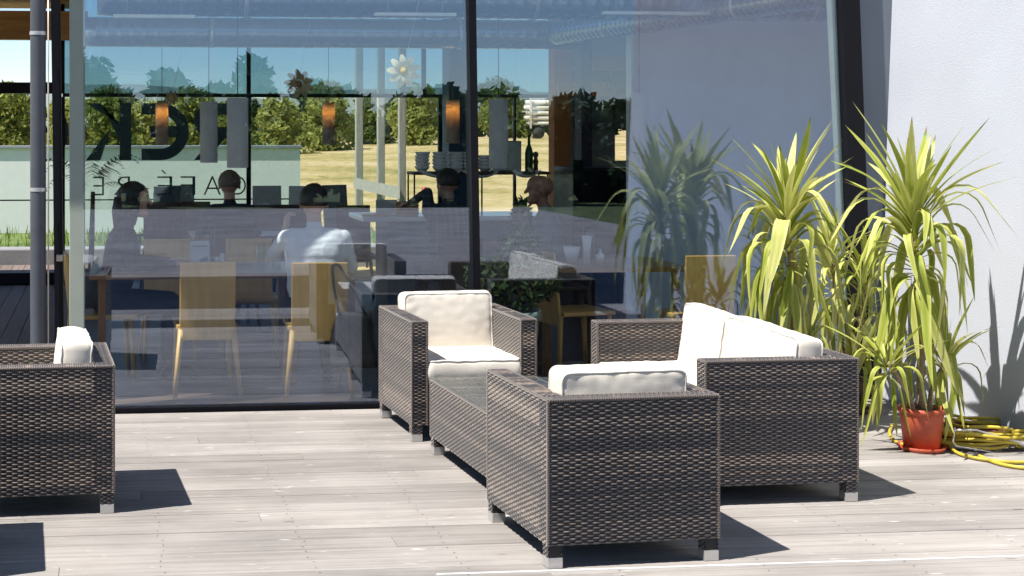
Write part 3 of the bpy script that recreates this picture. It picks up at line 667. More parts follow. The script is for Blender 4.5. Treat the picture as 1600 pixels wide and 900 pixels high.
def place(t, x, y, yaw, u0, v0):
    "put a piece so that its own corner (u0, v0) falls on (x, y)"
    c, s = math.cos(yaw), math.sin(yaw); t.location = (x - (c * u0 - s * v0), y - (s * u0 + c * v0), 0); t.rotation_euler = (0, 0, yaw)
w2, d2 = W_ / 2, L_ / 2
chB = seat_piece(W_, 1, 'woven_armchair', 'brown woven armchair with cream cushions facing the terrace, beside the glass', 'armchair', 11)
place(chB, 1.646, -1.017, R(3.23), -w2, -d2)
chA = copy_tree(chB); chA['label'] = 'nearest woven armchair, its dark back turned to us, one cream cushion above it'
place(chA, 1.693, -3.325, R(3.52 + 180), w2, d2)
chL = copy_tree(chB); chL['label'] = 'woven armchair cut by the picture edge, cream cushion on its back near the downpipe'
place(chL, 0.032, -2.329, R(3.23 - 90), -w2 + W_, d2)
chE = copy_tree(chB); chE['label'] = 'woven armchair just out of view whose shadow lies in the corner of the deck'
place(chE, -0.2425 - .342, -3.153 - .111, R(3.23 - 90), w2, d2)
sofa = seat_piece(S_, 2, 'woven_sofa', 'brown woven two seat sofa with cream cushions in front of the yuccas', 'sofa', 47)
place(sofa, 2.678, -2.485, R(1.57 - 90), w2 - W_ / 2 + S_ / 2, -d2)
# low table with a glass top
tb = thing('coffee_table', 'low woven coffee table with glass top between the two armchairs', 'table', group='woven lounge furniture')
TW, TLn, TH = 0.56, 1.02, 0.395
tm = MB(); 
slab('woven_body', tb, -TW / 2, TW / 2, -TLn / 2, TLn / 2, .088, TH - .010, 70, 'LRFBT')
legs(tb, -TW / 2, TW / 2, -TLn / 2, TLn / 2, .088)
mb = MB(); mb.box(-TW / 2 - .004, TW / 2 + .004, -TLn / 2 - .004, TLn / 2 + .004, TH - .003, TH + .004, bev=.0015); mb.build('glass_top', G_TABLE, tb)
place(tb, 1.690, -1.285, R(3.4), -TW / 2, TLn / 2)

# ------------------------------------------------------------------ yuccas, pots, hose
def yucca_mat():
    m = leaf_mat('yucca_leaf', (0.10, 0.17, 0.018), (0.68, 0.66, 0.26), .26); n = m.node_tree.nodes; l = m.node_tree.links
    rp = [x for x in n if x.type == 'VALTORGB'][0]; a = [x for x in n if x.type == 'ATTRIBUTE'][0]; oi = n.new('ShaderNodeObjectInfo')
    e = rp.color_ramp.elements.new(.5); e.color = (0.36, 0.405, 0.06, 1)
    e = rp.color_ramp.elements.new(.03); e.color = (0.13, 0.20, 0.02, 1); rp.color_ramp.elements[0].color = (0.20, 0.13, 0.06, 1)
    mr = n.new('ShaderNodeMapRange'); mr.inputs[3].default_value = -.20; mr.inputs[4].default_value = .30; l.new(oi.outputs['Random'], mr.inputs[0])
    tx = n.new('ShaderNodeTexCoord'); mp = n.new('ShaderNodeMapping'); mp.inputs['Scale'].default_value = (2, 90, 2); l.new(tx.outputs['Object'], mp.inputs[0])
    nz = n.new('ShaderNodeTexNoise'); nz.inputs['Scale'].default_value = 1.0; nz.inputs['Detail'].default_value = 3; l.new(mp.outputs[0], nz.inputs['Vector'])
    s1 = n.new('ShaderNodeMath'); s1.operation = 'MULTIPLY_ADD'; s1.inputs[1].default_value = .5; l.new(nz.outputs['Fac'], s1.inputs[0]); l.new(mr.outputs[0], s1.inputs[2])
    s3 = n.new('ShaderNodeMath'); s3.operation = 'SUBTRACT'; s3.inputs[1].default_value = .25; l.new(s1.outputs[0], s3.inputs[0])
    gt = n.new('ShaderNodeMath'); gt.operation = 'GREATER_THAN'; gt.inputs[1].default_value = .02; l.new(a.outputs['Fac'], gt.inputs[0])
    ad = n.new('ShaderNodeMath'); ad.operation = 'ADD'; ad.use_clamp = False; l.new(a.outputs['Fac'], ad.inputs[0]); l.new(s3.outputs[0], ad.inputs[1])
    mx = n.new('ShaderNodeMath'); mx.operation = 'MAXIMUM'; mx.inputs[1].default_value = .04; l.new(ad.outputs[0], mx.inputs[0])
    mu = n.new('ShaderNodeMath'); mu.operation = 'MULTIPLY'; l.new(mx.outputs[0], mu.inputs[0]); l.new(gt.outputs[0], mu.inputs[1])
    l.new(mu.outputs[0], rp.inputs[0]); return m
M_YUC = yucca_mat()
def yucca_leaf(e0, e1, k0, k1, seed, wd):
    "strap leaf: leaves the stem at e0 degrees, folds over between k0 and k1 of its length, ends at e1"
    g = random.Random(seed); n = 14; V = []; F = []; T = []; x = z = 0.0; side = g.uniform(-.16, .16); tw = g.uniform(-.5, .5)
    for i in range(n + 1):
        s = i / n; u = sstep(k0, k1, s); el = R(e0 + (e1 - e0) * u)
        if i: x += math.cos(el) / n; z += math.sin(el) / n
        hw = wd * min(1, .40 + 2.2 * s) * max(.02, (1 - s ** 3.0)); nx, nz = -math.sin(el), math.cos(el); yo = side * s * s; fold = .38 * (1 - s * .7); t = tw * s * s
        V += [(x + nx * hw * (fold + t), yo - hw, z + nz * hw * (fold + t)), (x, yo, z), (x + nx * hw * (fold - t), yo + hw, z + nz * hw * (fold - t))]
        b = .68 + .2 * g.random(); T += [b, .34 + .22 * s, b] if i < n - (seed % 3 == 0) else [0, 0, 0]
    for i in range(n):
        for j in (0, 1): a = i * 3 + j; F.append((a, a + 1, a + 4, a + 3))
    mb = MB(); mb.add(V, F, T, 0, True); return mb.mesh('leaf', M_YUC)
#          e0  e1  fold from, to
LCLS = ((86, 80, 0, 1), (66, 52, 0, 1), (50, 22, .1, 1), (54, -62, .28, .72), (42, -78, .22, .62), (26, -84, .15, .55), (0, -87, .05, .45), (-38, -88, 0, .35))
LEAVES = {ci: [yucca_leaf(c[0] + random.uniform(-6, 6), c[1] + random.uniform(-8, 8), c[2], c[3], ci * 10 + k, random.uniform(.037, .051)) for k in range(5)] for ci, c in enumerate(LCLS)}
def crown(par, top, n, stem, ln, seed, cut=(.08, .22, .37, .50, .62, .75, .88)):
    g = random.Random(seed)
    for k in range(n):
        t = (k + .5) / n; ci = sum(t + g.uniform(-.05, .05) > c for c in cut); az = k * 2.39996 + g.uniform(-.5, .5)
        o = obj('leaf', LEAVES[ci][g.randrange(5)], par); s = ln * g.uniform(.72, 1.15) * (.62 if ci == 0 else .95 if ci < 3 else 1.05); r = .012
        o.location = (top[0] + r * math.cos(az), top[1] + r * math.sin(az), top[2] - stem * t ** 1.3); o.rotation_euler = (g.uniform(-.2, .2), g.uniform(-.14, .14), az); o.scale = (s, s * (1.35 if ci == 0 else 1), s)
M_STEM = mat('yucca_stem', (0.30, 0.22, 0.14), .85, 0, .3, 9, .5, 26, stretch=(1, 1, 5))
def pot(par, r, h, m, saucer=True, z0=0.0):
    b = MB(); z = z0 + (.012 if saucer else 0)
    b.lathe([(.001, z), (r * .78, z), (r * .97, z + h * .86), (r * .97, z + h * .87), (r * 1.04, z + h * .875), (r * 1.05, z + h), (r * .98, z + h), (r * .95, z + h * .9)], n=36); p = b.build('pot', m, par)
    b = MB(); b.lathe([(r * .955, z + h * .9), (.001, z + h * .91)], n=30); b.build('soil', M_SOIL, p)
    if saucer:
        b = MB(); b.lathe([(.001, z0 + .002), (r * .98, z0 + .002), (r * 1.08, z0 + .026), (r * 1.05, z0 + .026), (r * .95, z0 + .008), (.001, z0 + .008)], n=36); b.build('saucer', m, par)
def stemtube(par, pts, r0, r1):
    P_ = [Vector(p) for p in pts]; Q = []
    for i in range(len(P_) - 1):
        for k in range(6): Q.append(P_[i].lerp(P_[i + 1], k / 6))
    Q.append(P_[-1]); n = len(Q); b = MB(); b.tube(Q, [(r0 + (r1 - r0) * i / n) * (1.07 if i % 2 else .95) for i in range(n)], 9); b.build('stem', M_STEM, par)
pb = gr(1440, 711); PY = pb.y + .118
y1 = thing('yucca', 'tall yucca with drooping leaves in a red pot against the white wall', 'potted plant', (at(1440, 690, PY).x, PY, 0), 0, 'potted yuccas')
pot(y1, .113, .215, M_TERRA)
def rel(x, y, Y, o): p = at(x, y, Y); return (p.x - o.location.x, p.y - o.location.y, p.z - o.location.z)
tp = rel(1428, 322, PY, y1); stemtube(y1, [(0.0, 0, .19), (-.012, 0, .6), tp], .020, .013); crown(y1, tp, 88, .46, .60, 3)
tp = rel(1388, 566, PY - .05, y1); stemtube(y1, [(-.05, -.02, .19), (-.09, -.03, .3), tp], .014, .010); crown(y1, tp, 26, .09, .38, 5)
tp = rel(1478, 560, PY + .03, y1); stemtube(y1, [(.05, .02, .19), (.07, .03, .3), tp], .014, .010); crown(y1, tp, 28, .10, .38, 8)
Y2 = -0.95
y2 = thing('yucca', 'yucca behind the sofa whose crown is mirrored in the glass', 'potted plant', (at(1236, 600, Y2).x, Y2, 0), 0, 'potted yuccas')
pot(y2, .12, .22, M_TERRA)
tp = rel(1229, 322, Y2, y2); stemtube(y2, [(0, 0, .2), (.02, 0, .7), tp], .021, .013); crown(y2, tp, 86, .44, .58, 13)
tp = rel(1262, 520, Y2 + .1, y2); stemtube(y2, [(.04, .03, .2), tp], .014, .010); crown(y2, tp, 20, .16, .34, 14)
Y3 = -0.42
y3 = thing('yucca', 'smaller green yucca at the back between the two tall ones', 'potted plant', (at(1325, 620, Y3).x, Y3, 0), 0, 'potted yuccas')
pot(y3, .12, .21, mat('dark_brown_pot', (0.07, 0.03, 0.022), .5))
tp = rel(1298, 392, Y3, y3); stemtube(y3, [(-.02, 0, .19), (-.05, 0, .5), tp], .018, .012); crown(y3, tp, 50, .36, .42, 21)
tp = rel(1352, 420, Y3 - .05, y3); stemtube(y3, [(.04, 0, .19), (.07, 0, .5), tp], .018, .012); crown(y3, tp, 46, .36, .42, 22)
tp = rel(1335, 545, Y3 - .1, y3); stemtube(y3, [(.0, -.04, .19), tp], .014, .01); crown(y3, tp, 22, .2, .34, 23)
# hose coiled on a low steel reel
hz = thing('garden_hose', 'yellow garden hose lying in loose coils beside the red pot', 'hose', (gr(1545, 700).x, gr(1545, 700).y, 0))
g_ = random.Random(9); mb = MB(); pts = []
for i in range(330):
    a = i * .157 + .3; kk = i / 330; rx, ry = .27 + .055 * math.sin(i * .043) + g_.uniform(-.002, .002), .20 + .04 * math.cos(i * .031)
    pts.append((rx * math.cos(a) + .05 * math.sin(i * .02), ry * math.sin(a) + .10 + .03 * math.cos(i * .027), .013 + .115 * (i % 110) / 110 * (.6 + .4 * math.sin(a * .5) ** 2) + .02 * math.sin(a * 1.5 + i * .01) ** 2))
mb.tube(pts, .0088, 8); mb.build('coil', M_HOSE, hz)
mb = MB(); q = [rel(x, y, 0, hz) for x, y in ()]
tail = [gr(1394, 668), gr(1390, 680), gr(1398, 692), gr(1415, 698), gr(1445, 690), gr(1478, 700), gr(1500, 713), gr(1540, 722), gr(1600, 726), gr(1660, 715)]
def smooth_path(P_, k=6):
    Q = []
    for i in range(len(P_) - 1):
        p0, p1, p2, p3 = P_[max(0, i - 1)], P_[i], P_[i + 1], P_[min(len(P_) - 1, i + 2)]
        for j in range(k):
            t = j / k; Q.append(.5 * ((2 * p1) + (p2 - p0) * t + (2 * p0 - 5 * p1 + 4 * p2 - p3) * t * t + (3 * p1 - p0 - 3 * p2 + p3) * t ** 3))
    return Q + [P_[-1]]
mb.tube([p - hz.location + Vector((0, 0, .0125)) for p in smooth_path(tail)], .0092, 8); mb.build('loose_end', M_HOSE, hz)
tail2 = [gr(1530, 716), gr(1560, 728), gr(1600, 735), gr(1660, 738)]
mb = MB(); mb.tube([p - hz.location + Vector((0, 0, .0125)) for p in smooth_path(tail2)], .0092, 8); mb.build('loose_end', M_HOSE, hz)
rh = thing('red_hose', 'dark red rubber hose coiled under the yellow one', 'hose', (hz.location.x, hz.location.y, 0)); mb = MB()
mb.tube([(.24 * math.cos(a * .2) + .02 * math.sin(a * .13), .155 * math.sin(a * .2) + .11, .013 + .0009 * a) for a in range(90)], .012, 8); mb.build('coil', M_REDHOSE, rh)
rl = thing('hose_stand', 'bent steel wire stand with a silver coupling amid the hoses', 'stand', (hz.location.x, hz.location.y, 0)); mb = MB()
P_ = [at(x, y, hz.location.y - .10) - rl.location for x, y in ((1492, 668), (1489, 690), (1494, 697), (1530, 703), (1590, 714))]
mb.tube(P_, .0045, 8); mb.build('wire', M_STEEL, rl)
P_ = [at(x, y, hz.location.y - .10) - rl.location for x, y in ((1489, 672), (1525, 672), (1565, 684), (1600, 694), (1640, 700))]
mb = MB(); mb.tube(P_, [.006, .006, .008, .017, .017], 10); mb.build('coupling', M_STEEL, rl)
# ------------------------------------------------------------------ inside the cafe: ducts, lamps, walls
def duct(name, A, B, rad, label, pitch=.11):
    A, B = Vector(A), Vector(B); t = thing(name, label, 'duct', A); D = B - A; n = int(D.length / pitch); mb = MB()
    pts, rr = [], []
    for i in range(n):
        for f, k in ((0, 1.0), (.86, 1.0), (.90, 1.010), (.96, 1.010)): pts.append(D * ((i + f) / n)); rr.append(rad * k)
    mb.tube(pts, rr, 28); o = mb.build('tube', M_DUCT, t); k = max(2, int(D.length / 2.2))
    for i in range(k):
        p = D * ((i + .5) / k); b = MB(); b.tube([p + Vector((0, 0, rad)), Vector((p.x, p.y, (ZC - .002) - A.z))], .005, 6)
        u = D.normalized(); b.tube([p - u * .016, p + u * .016], rad * 1.035, 28); b.build('hanger', M_STEEL, t)
    return t
r1 = .205; zc = at(400, 27, 2.2).z + r1
duct('ventilation_duct', (at(152, 0, 2.2).x, 2.2, zc), (6.6, 2.2, zc), r1, 'long silver spiral duct nearest the glass at the top of the room')
zc2 = at(400, 51.5, 4.6).z; r2 = .5 * 46 / PXM(400, 4.6)
duct('ventilation_duct', (at(133, 0, 4.6).x, 4.6, zc2), (at(905, 0, 4.6).x, 4.6, zc2), r2, 'dark silver spiral duct running behind the nearer one')
duct('ventilation_duct', at(872, 52, 4.2), at(1290, -12, .55), .105, 'slim silver branch duct slanting up towards the plaster wall', .075)
M_TUBE = mat('lamp_housing', (0.78, 0.78, 0.70), .5)
for k, (x0, x1, yy, lab) in enumerate(((177, 305, 25, 'slim pale strip light nearest the downpipe'), (585, 712, 22, 'slim pale strip light above the yellow paper flower'), (942, 1118, 20, 'slim pale strip light beside the slanting branch duct'))):
    a, c = at(x0, yy, 1.72), at(x1, yy, 1.72); t = thing('strip_light', lab, 'light', (a.x, 1.72, a.z), 0, 'strip lights')
    b = MB(); b.box(0, c.x - a.x, -.03, .03, -.012, .012, bev=.005); b.build('housing', M_TUBE, t)
    for x in (.1, c.x - a.x - .1): b = MB(); b.tube([(x, 0, .012), (x, 0, (ZC - .002) - a.z)], .003, 6); b.build('wire', M_STEEL, t)
M_SHADE = bpy.data.materials.new('lit_shade'); M_SHADE.use_nodes = True
_n = M_SHADE.node_tree.nodes; _l = M_SHADE.node_tree.links; _b = _n['Principled BSDF']; _b.inputs['Base Color'].default_value = (.50, .45, .38, 1); _b.inputs['Roughness'].default_value = .8
_t = _n.new('ShaderNodeBsdfTranslucent'); _t.inputs[0].default_value = (.85, .62, .34, 1); _m = _n.new('ShaderNodeMixShader'); _m.inputs[0].default_value = .45
_l.new(_b.outputs[0], _m.inputs[1]); _l.new(_t.outputs[0], _m.inputs[2]); _l.new(_m.outputs[0], _n['Material Output'].inputs[0])
M_BULB = mat('bulb', (1, .8, .5), .5, emit=(1.0, .70, .36), estr=26)
def lamp(x0, x1, y0, y1, Y, lit, lab):
    c = at((x0 + x1) / 2, y0, Y); z1 = at((x0 + x1) / 2, y1, Y).z; r = .5 * (x1 - x0) / PXM((x0 + x1) / 2, Y)
    t = thing('pendant_lamp', lab, 'lamp', (c.x, Y, z1), 0, 'cylinder pendant lamps'); h = c.z - z1
    b = MB(); b.lathe([(r, 0), (r, h), (r - .003, h), (r - .003, 0), (r, 0)], n=28); b.build('shade', M_SHADE if lit else M_LAMP, t)
    b = MB(); b.tube([(0, 0, h - .02), (0, 0, (ZC - .002) - z1)], .0035, 6); b.tube([(-r, 0, h - .02), (r, 0, h - .02)], .003, 6); b.build('cord', M_BLACK, t)
    if lit: b = MB(); b.lathe([(.001, -.024), (.017, -.017), (.024, 0), (.017, .017), (.001, .024)], (0, 0, h - .085), 14); b.build('bulb', M_BULB, t)
lamp(243, 263, 160, 226, 5.4, True, 'lit amber cylinder lamp in front of the rounded reversed letter')
lamp(503.5, 523, 160, 226, 5.4, True, 'lit amber cylinder lamp beside the timber posts')
lamp(697, 718, 156, 224, 5.0, True, 'lit amber cylinder lamp in front of the blue column')
lamp(312.5, 340, 159, 254, 2.9, False, 'narrower of two long pale cylinder lamps over the reversed lettering')
lamp(354.5, 388, 153, 262, 1.4, False, 'wider of two long pale cylinder lamps over the reversed lettering')
lamp(764, 794, 155, 263, 2.5, False, 'long grey cylinder lamp between the mullion and the bottle')
lamp(984, 1013, 145, 275, 1.9, False, 'long pale cylinder lamp against the pale partition by the yucca reflection')

PYY = 3.25; a, c = at(986, 200, PYY).x, 7.2
b_ = MB(); b_.box(a, c, PYY, PYY + .12, .002, (ZC - .002)); structure(b_.build('partition_wall', M_INTW))
RB = 6.75
def panel(name, x0, x1, y0, y1, Y, m, th=.06, lab=None, cat='wall', bev=0.0):
    p, q = at(x0, y0, Y), at(x1, y1, Y); b = MB(); b.box(p.x, q.x, Y, Y + th, max(.002, q.z), min((ZC - .002), p.z), bev=bev); o = b.build(name, m)
    if lab: tag(o, lab, cat)
    return o
bw = thing('back_wall', 'grey back wall with a narrow opening beside the mural', 'wall', (at(890, 200, RB).x, RB, 0))
def bpart(name, x0, x1, y0, y1, m, d0=0.0, d1=.1):
    p, q = at(x0, y0, RB), at(x1, y1, RB); b = MB(); b.box(p.x - bw.location.x, q.x - bw.location.x, d0, d1, max(.002, q.z), min((ZC - .002), p.z)); return b.build(name, m, bw)
bpart('wall_face', 889, 961, -40, 700, M_GREYW); bpart('wall_face', 961.2, 983, -40, 173, M_GREYW); bpart('wall_face', 961.2, 983, 251, 700, M_GREYW); bpart('wall_face', 983.2, 1260, -40, 700, M_GREYW)
panel('orange_pillar', 866, 890, -40, 700, 6.3, M_ORANGE, .2, 'brown orange pillar beside the bald man', 'pillar')
panel('dark_pillar', 908.5, 925, -40, 262, 4.9, mat('plum_pillar', (0.055, 0.04, 0.06), .6), .2, 'dark plum pillar rising behind the black cabinet', 'pillar')
panel('orange_beam', 926, 1000, 87, 111, 6.2, M_ORANGE, .2, 'orange beam across the back wall above the mural', 'beam')
panel('orange_beam', 872, 948, 128, 150, 5.6, M_ORANGE, .06, 'short orange board in front of the mural', 'board')
mu = thing('wall_picture', 'brown and grey picture with pale curved strokes on the back wall', 'picture', (at(900, 200, 6.6).x, 6.6, 0))
def mpart(name, poly, m, d):
    b = MB(); P_ = [at(x, y, 6.6) for x, y in poly]; n = len(P_)
    v = [(p.x - mu.location.x, d, p.z) for p in P_] + [(p.x - mu.location.x, d + .004, p.z) for p in P_]
    f = [tuple(range(n)), tuple(range(2 * n - 1, n - 1, -1))] + [(i, n + i, n + (i + 1) % n, (i + 1) % n) for i in range(n)]
    b.add(v, f); return b.build(name, m, mu)
mpart('board', ((895, 111), (987, 111), (987, 202), (895, 202)), mat('mural_ground', (0.17, 0.16, 0.14), .8), 0)
mpart('dark_shape', ((922, 200), (930, 176), (950, 160), (975, 152), (987, 152), (987, 172), (962, 174), (958, 200)), mat('mural_brown', (0.085, 0.07, 0.045), .8), -.006)
mpart('pale_shape', ((897, 202), (903, 178), (921, 172), (940, 172), (957, 178), (960, 202)), mat('mural_blue', (0.16, 0.18, 0.24), .8), -.012)
for k, (x0, y0, x1, y1) in enumerate(((946, 118, 951, 138), (953, 116, 955, 136), (960, 117, 957, 138), (966, 121, 959, 141), (966, 131, 960, 147))):
    mpart('stroke', ((x0, y0), (x0 + 2.4, y0 + .6), (x1 + 1.2, y1), (x1, y1)), mat('mural_pale', (0.40, 0.40, 0.42), .8), -.012)
cb = thing('black_cabinet', 'big black cabinet standing before the mural', 'cabinet', (at(896, 300, 4.0).x, 4.0, 0)); q = at(984, 262, 4.0); p = at(896, 250, 4.0)
b_ = MB(); b_.box(0, q.x - p.x, .02, .6, .05, q.z, bev=.008); b_.build('body', mat('black_lacquer', (0.014, 0.014, 0.018), .3), cb)
b_ = MB(); b_.box(0, .09, 0, .018, .05, p.z, bev=.004); b_.build('side_panel', M_BLACK, cb)
for i in range(2): b_ = MB(); b_.box(.11 + i * .3, .385 + i * .3, 0.0, .018, .12, q.z - .03, bev=.004); b_.build('door', M_BLACK, cb)

# ------------------------------------------------------------------ cafe tables and chairs
def cafe_chair(label, X, Y, rz, m=M_TAN, h=.86, group='plywood cafe chairs', name='cafe_chair'):
    t = thing(name, label, 'chair', (X, Y, 0.003), rz, group)
    b = MB(); b.box(-.195, .195, -.19, .21, .425, .455, bev=.008); b.build('seat', m, t)
    M_ = Matrix.Translation((0, -.2, .36)) @ Matrix.Rotation(R(6), 4, 'X'); b = MB(); b.box(-.176, .176, -.011, .011, 0, h - .36, bev=.005, M=M_); b.build('backrest', m, t)
    for sx in (-1, 1):
        for (y0, y1, x1) in ((.17, .20, .185), (-.20, -.235, .210)):
            b = MB(); b.tube([(sx * .165, y0, .43), (sx * x1, y1, 0)], [.020, .014], 8); b.build('leg', m, t)
    return t
def cafe_table(label, x0, x1, y0, y1, z=.74, m=M_TABLE, name='cafe_table'):
    t = thing(name, label, 'table', ((x0 + x1) / 2, (y0 + y1) / 2, 0.003), 0, None); w, d = (x1 - x0) / 2, (y1 - y0) / 2
    b = MB(); b.box(-w, w, -d, d, z - .035, z, bev=.006); b.build('table_top', m, t)
    for sx in (-1, 1):
        for sy in (-1, 1): b = MB(); b.box(sx * (w - .08) - .025, sx * (w - .08) + .025, sy * (d - .07) - .025, sy * (d - .07) + .025, 0, z - .036, bev=.004); b.build('leg', m, t)
    return t
c1 = at(323, 500, .42); cafe_chair('tan plywood chair with its back to the glass, no one seated, legs splayed', c1.x, c1.y + .2, R(1))
c2 = at(500, 500, .30); cafe_chair('tan plywood chair carrying the black bag, under the person in white', c2.x, c2.y + .2, R(-2))
c3 = at(1104, 480, .55); cafe_chair('tan plywood chair behind the glass next to the yucca reflection', c3.x, c3.y + .2, R(2))
c4 = at(884, 470, 1.0); cafe_chair('tan plywood chair seen from the side, near the potted bush', c4.x + .06, c4.y, R(-78))
c5 = at(172, 470, 1.15); cafe_chair('tan plywood chair under the long haired person by the column', c5.x - .05, c5.y, R(-84))
c6 = at(264, 400, 2.05); cafe_chair('tan plywood chair across the table, left of the menu card', c6.x, c6.y, R(180))
c7 = at(392, 400, 2.05); cafe_chair('tan plywood chair across the table beside the salt shakers', c7.x, c7.y, R(178))
T1 = cafe_table('long brown table behind the glass with menu card and shakers', at(140, 400, .85).x, at(478, 400, .85).x, .80, 1.62)
T2 = cafe_table('brown table behind the glass with cups, below the bald man', at(838, 400, 1.0).x, at(1075, 400, 1.0).x, .95, 1.75)
T3 = cafe_table('brown table further inside where two people sit', at(300, 330, 4.3).x, at(560, 330, 4.3).x, 4.1, 4.8)
DK = 'dark chairs further inside'
for k, (x, Y, rz, lab) in enumerate(((252, 6.2, 180, 'dark brown chair below the dash of the lettering'), (302, 6.3, 176, 'dark brown chair under the accented letter'), (325, 5.6, 184, 'dark brown chair just beside the grey haired head'), (415, 5.5, 180, 'dark brown chair right of the rear mullion'), (455, 5.6, 176, 'dark brown chair in the middle of the dark row'), (560, 5.4, 183, 'dark brown chair ending the dark row near the posts'))):
    p = at(x, 330, Y); cafe_chair(lab, p.x, Y, R(rz), M_DKWOOD, .93, DK, 'dark_chair')
M_OUT = mat('outdoor_slate', (0.045, 0.058, 0.075), .6)
for k, (x, Y, lab) in enumerate(((248, 8.55, 'slate blue outdoor chair behind the dash of the lettering'), (290, 8.9, 'slate blue outdoor chair under the accented letter outside'), (420, 8.7, 'slate blue outdoor chair right of the rear mullion outside'), (470, 8.6, 'slate blue outdoor chair in the middle of the rear terrace'), (540, 8.9, 'slate blue outdoor chair near the timber posts outside'))):
    p = at(x, 330, Y); cafe_chair(lab, p.x, Y, R(180 + (k * 37) % 50 - 25), M_OUT, 1.0, 'outdoor chairs on the rear terrace', 'outdoor_chair')
# small things on the tables
def item(name, lab, cat, x, y, Y, prof, m, grp=None, zt=.743, n=18):
    p = at(x, y, Y); b = MB(); b.lathe(prof, n=n); o = b.build(name, m, loc=(p.x, Y, zt)); return tag(o, lab, cat, grp)
M_GLS = glass_mat('clear_glass', (.86, .93, .93), .08)
cup = [(.001, 0), (.024, 0), (.040, .075), (.037, .075), (.022, .006), (.001, .006)]
gls = [(.001, 0), (.028, 0), (.034, .13), (.031, .13), (.026, .008), (.001, .008)]
shk = [(.001, 0), (.021, 0), (.018, .05), (.020, .055), (.019, .075), (.010, .085), (.001, .086)]
item('salt_shaker', 'glass shaker with steel cap beside the menu card', 'shaker', 339, 385, 1.15, shk, M_STEEL)
item('pepper_shaker', 'taller glass shaker touching its twin near the menu card', 'shaker', 347, 385, 1.15, [(r, z * 1.2) for r, z in shk], M_WHITE)
item('drinking_glass', 'clear glass at the elbow of the person in white', 'glass', 432, 410, 1.05, gls, M_GLS)
item('drinking_glass', 'tall clear glass beside the raised forearm', 'glass', 408, 400, 1.25, [(r, z * 1.2) for r, z in gls], M_GLS)
item('white_cup', 'wide white cup on the table below the bald man', 'cup', 893, 380, 1.35, [(r * 1.5, z * 1.5) for r, z in cup], M_WHITE, zt=.743)
item('cream_jug', 'tall white jug beside the wide white cup', 'jug', 917, 380, 1.3, [(.001, 0), (.03, 0), (.024, .08), (.036, .19), (.033, .19), (.02, .08), (.001, .01)], M_WHITE)
item('sugar_pot', 'small steel lidded pot beside the tall white jug', 'pot', 938, 385, 1.25, [(.001, 0), (.03, 0), (.032, .06), (.012, .08), (.006, .10), (.001, .105)], M_STEEL)
item('napkin_holder', 'white napkin holder mirrored over by the yucca', 'holder', 1028, 385, 1.3, [(.001, 0), (.028, 0), (.026, .1), (.05, .16), (.05, .2), (.001, .2)], M_WHITE)
mc = thing('menu_card', 'pale menu card with a blue ring standing on the long table', 'menu', (at(313, 390, 1.2).x, 1.2, .743), R(4)); z_ = .185; w_ = .5 * 30.5 / PXM(313, 1.2)
b_ = MB(); b_.add([(-w_, 0, 0), (w_, 0, 0), (w_, .03, z_), (-w_, .03, z_), (-w_, .06, 0), (w_, .06, 0)], [(0, 1, 2, 3), (3, 2, 5, 4), (0, 4, 5, 1), (0, 3, 4), (1, 5, 2)]); b_.build('card', mat('pale_card', (0.62, 0.66, 0.64), .7), mc)
def on_card(poly): return [(x, .03 * z / z_ - .002, z) for x, z in poly]
pts_o, pts_i = arc(.052, .0, .075, .078, 90, 180, 14), arc(.052, 0, .045, .047, 90, 180, 14); n_ = len(pts_o)
b_ = MB(); b_.add(on_card(pts_o + pts_i), [(i, i + 1, n_ + i + 1, n_ + i) for i in range(n_ - 1)]); b_.build('ring_print', mat('print_teal', (0.05, 0.19, 0.25), .7), mc)
for k in range(9):
    x = -.048 + k * .0115; b_ = MB(); b_.add(on_card([(x, .143), (x + .0085, .143), (x + .0085, .156 - .003 * (k % 2)), (x, .156 - .003 * (k % 3))]), [(0, 1, 2, 3)]); b_.build('title_print', mat('print_grey', (0.22, 0.24, 0.26), .7), mc)
b_ = MB(); b_.box(-.06, .06, -.04, .04, 0, .003); p = at(214, 393, 1.05); tag(b_.build('paper_napkin', mat('pale_paper', (0.72, 0.78, 0.78), .8), loc=(p.x, 1.05, .7435)), 'white paper napkin lying before the long haired person', 'napkin')

# ------------------------------------------------------------------ buffet with shelf, bowls, bottles
BY = 4.35; bx = at(566, 330, BY).x; bX = at(872, 330, BY).x
bf = thing('buffet_counter', 'white topped buffet counter in front of the rear windows', 'counter', (bx, BY, 0.003)); zc_ = at(610, 339, BY).z
b_ = MB(); b_.box(0, bX - bx, 0, .75, zc_ - .05, zc_, bev=.012); b_.build('top', M_WHITE, bf)
b_ = MB(); b_.box(.25, bX - bx - .1, .08, .68, 0, zc_ - .051); b_.build('body', mat('grey_counter', (0.20, 0.20, 0.22), .5), bf)
SY = BY + .3; zs = at(740, 268, SY).z; s0, s1 = at(641, 268, SY).x, at(852, 268, SY).x
sh = thing('serving_shelf', 'dark raised serving shelf on thin posts over the buffet', 'shelf', (s0, SY, zc_ + .004))
b_ = MB(); b_.box(0, s1 - s0, -.16, .16, zs - zc_ - .03, zs - zc_ - .004, bev=.004); b_.build('board', M_DKWOOD, sh)
for x in (.01, (s1 - s0) * .5, s1 - s0 - .02):
    for y in (-.14, .14): b_ = MB(); b_.tube([(x, y, 0), (x, y, zs - zc_ - .031)], .008, 8); b_.build('post', M_BLACK, sh)
bowl_me = MB(); bowl_me.lathe([(.001, 0), (.035, 0), (.062, .03), (.068, .048), (.065, .048), (.057, .03), (.03, .006), (.001, .005)], n=26); bowl_me = bowl_me.mesh('bowl', M_WHITE)
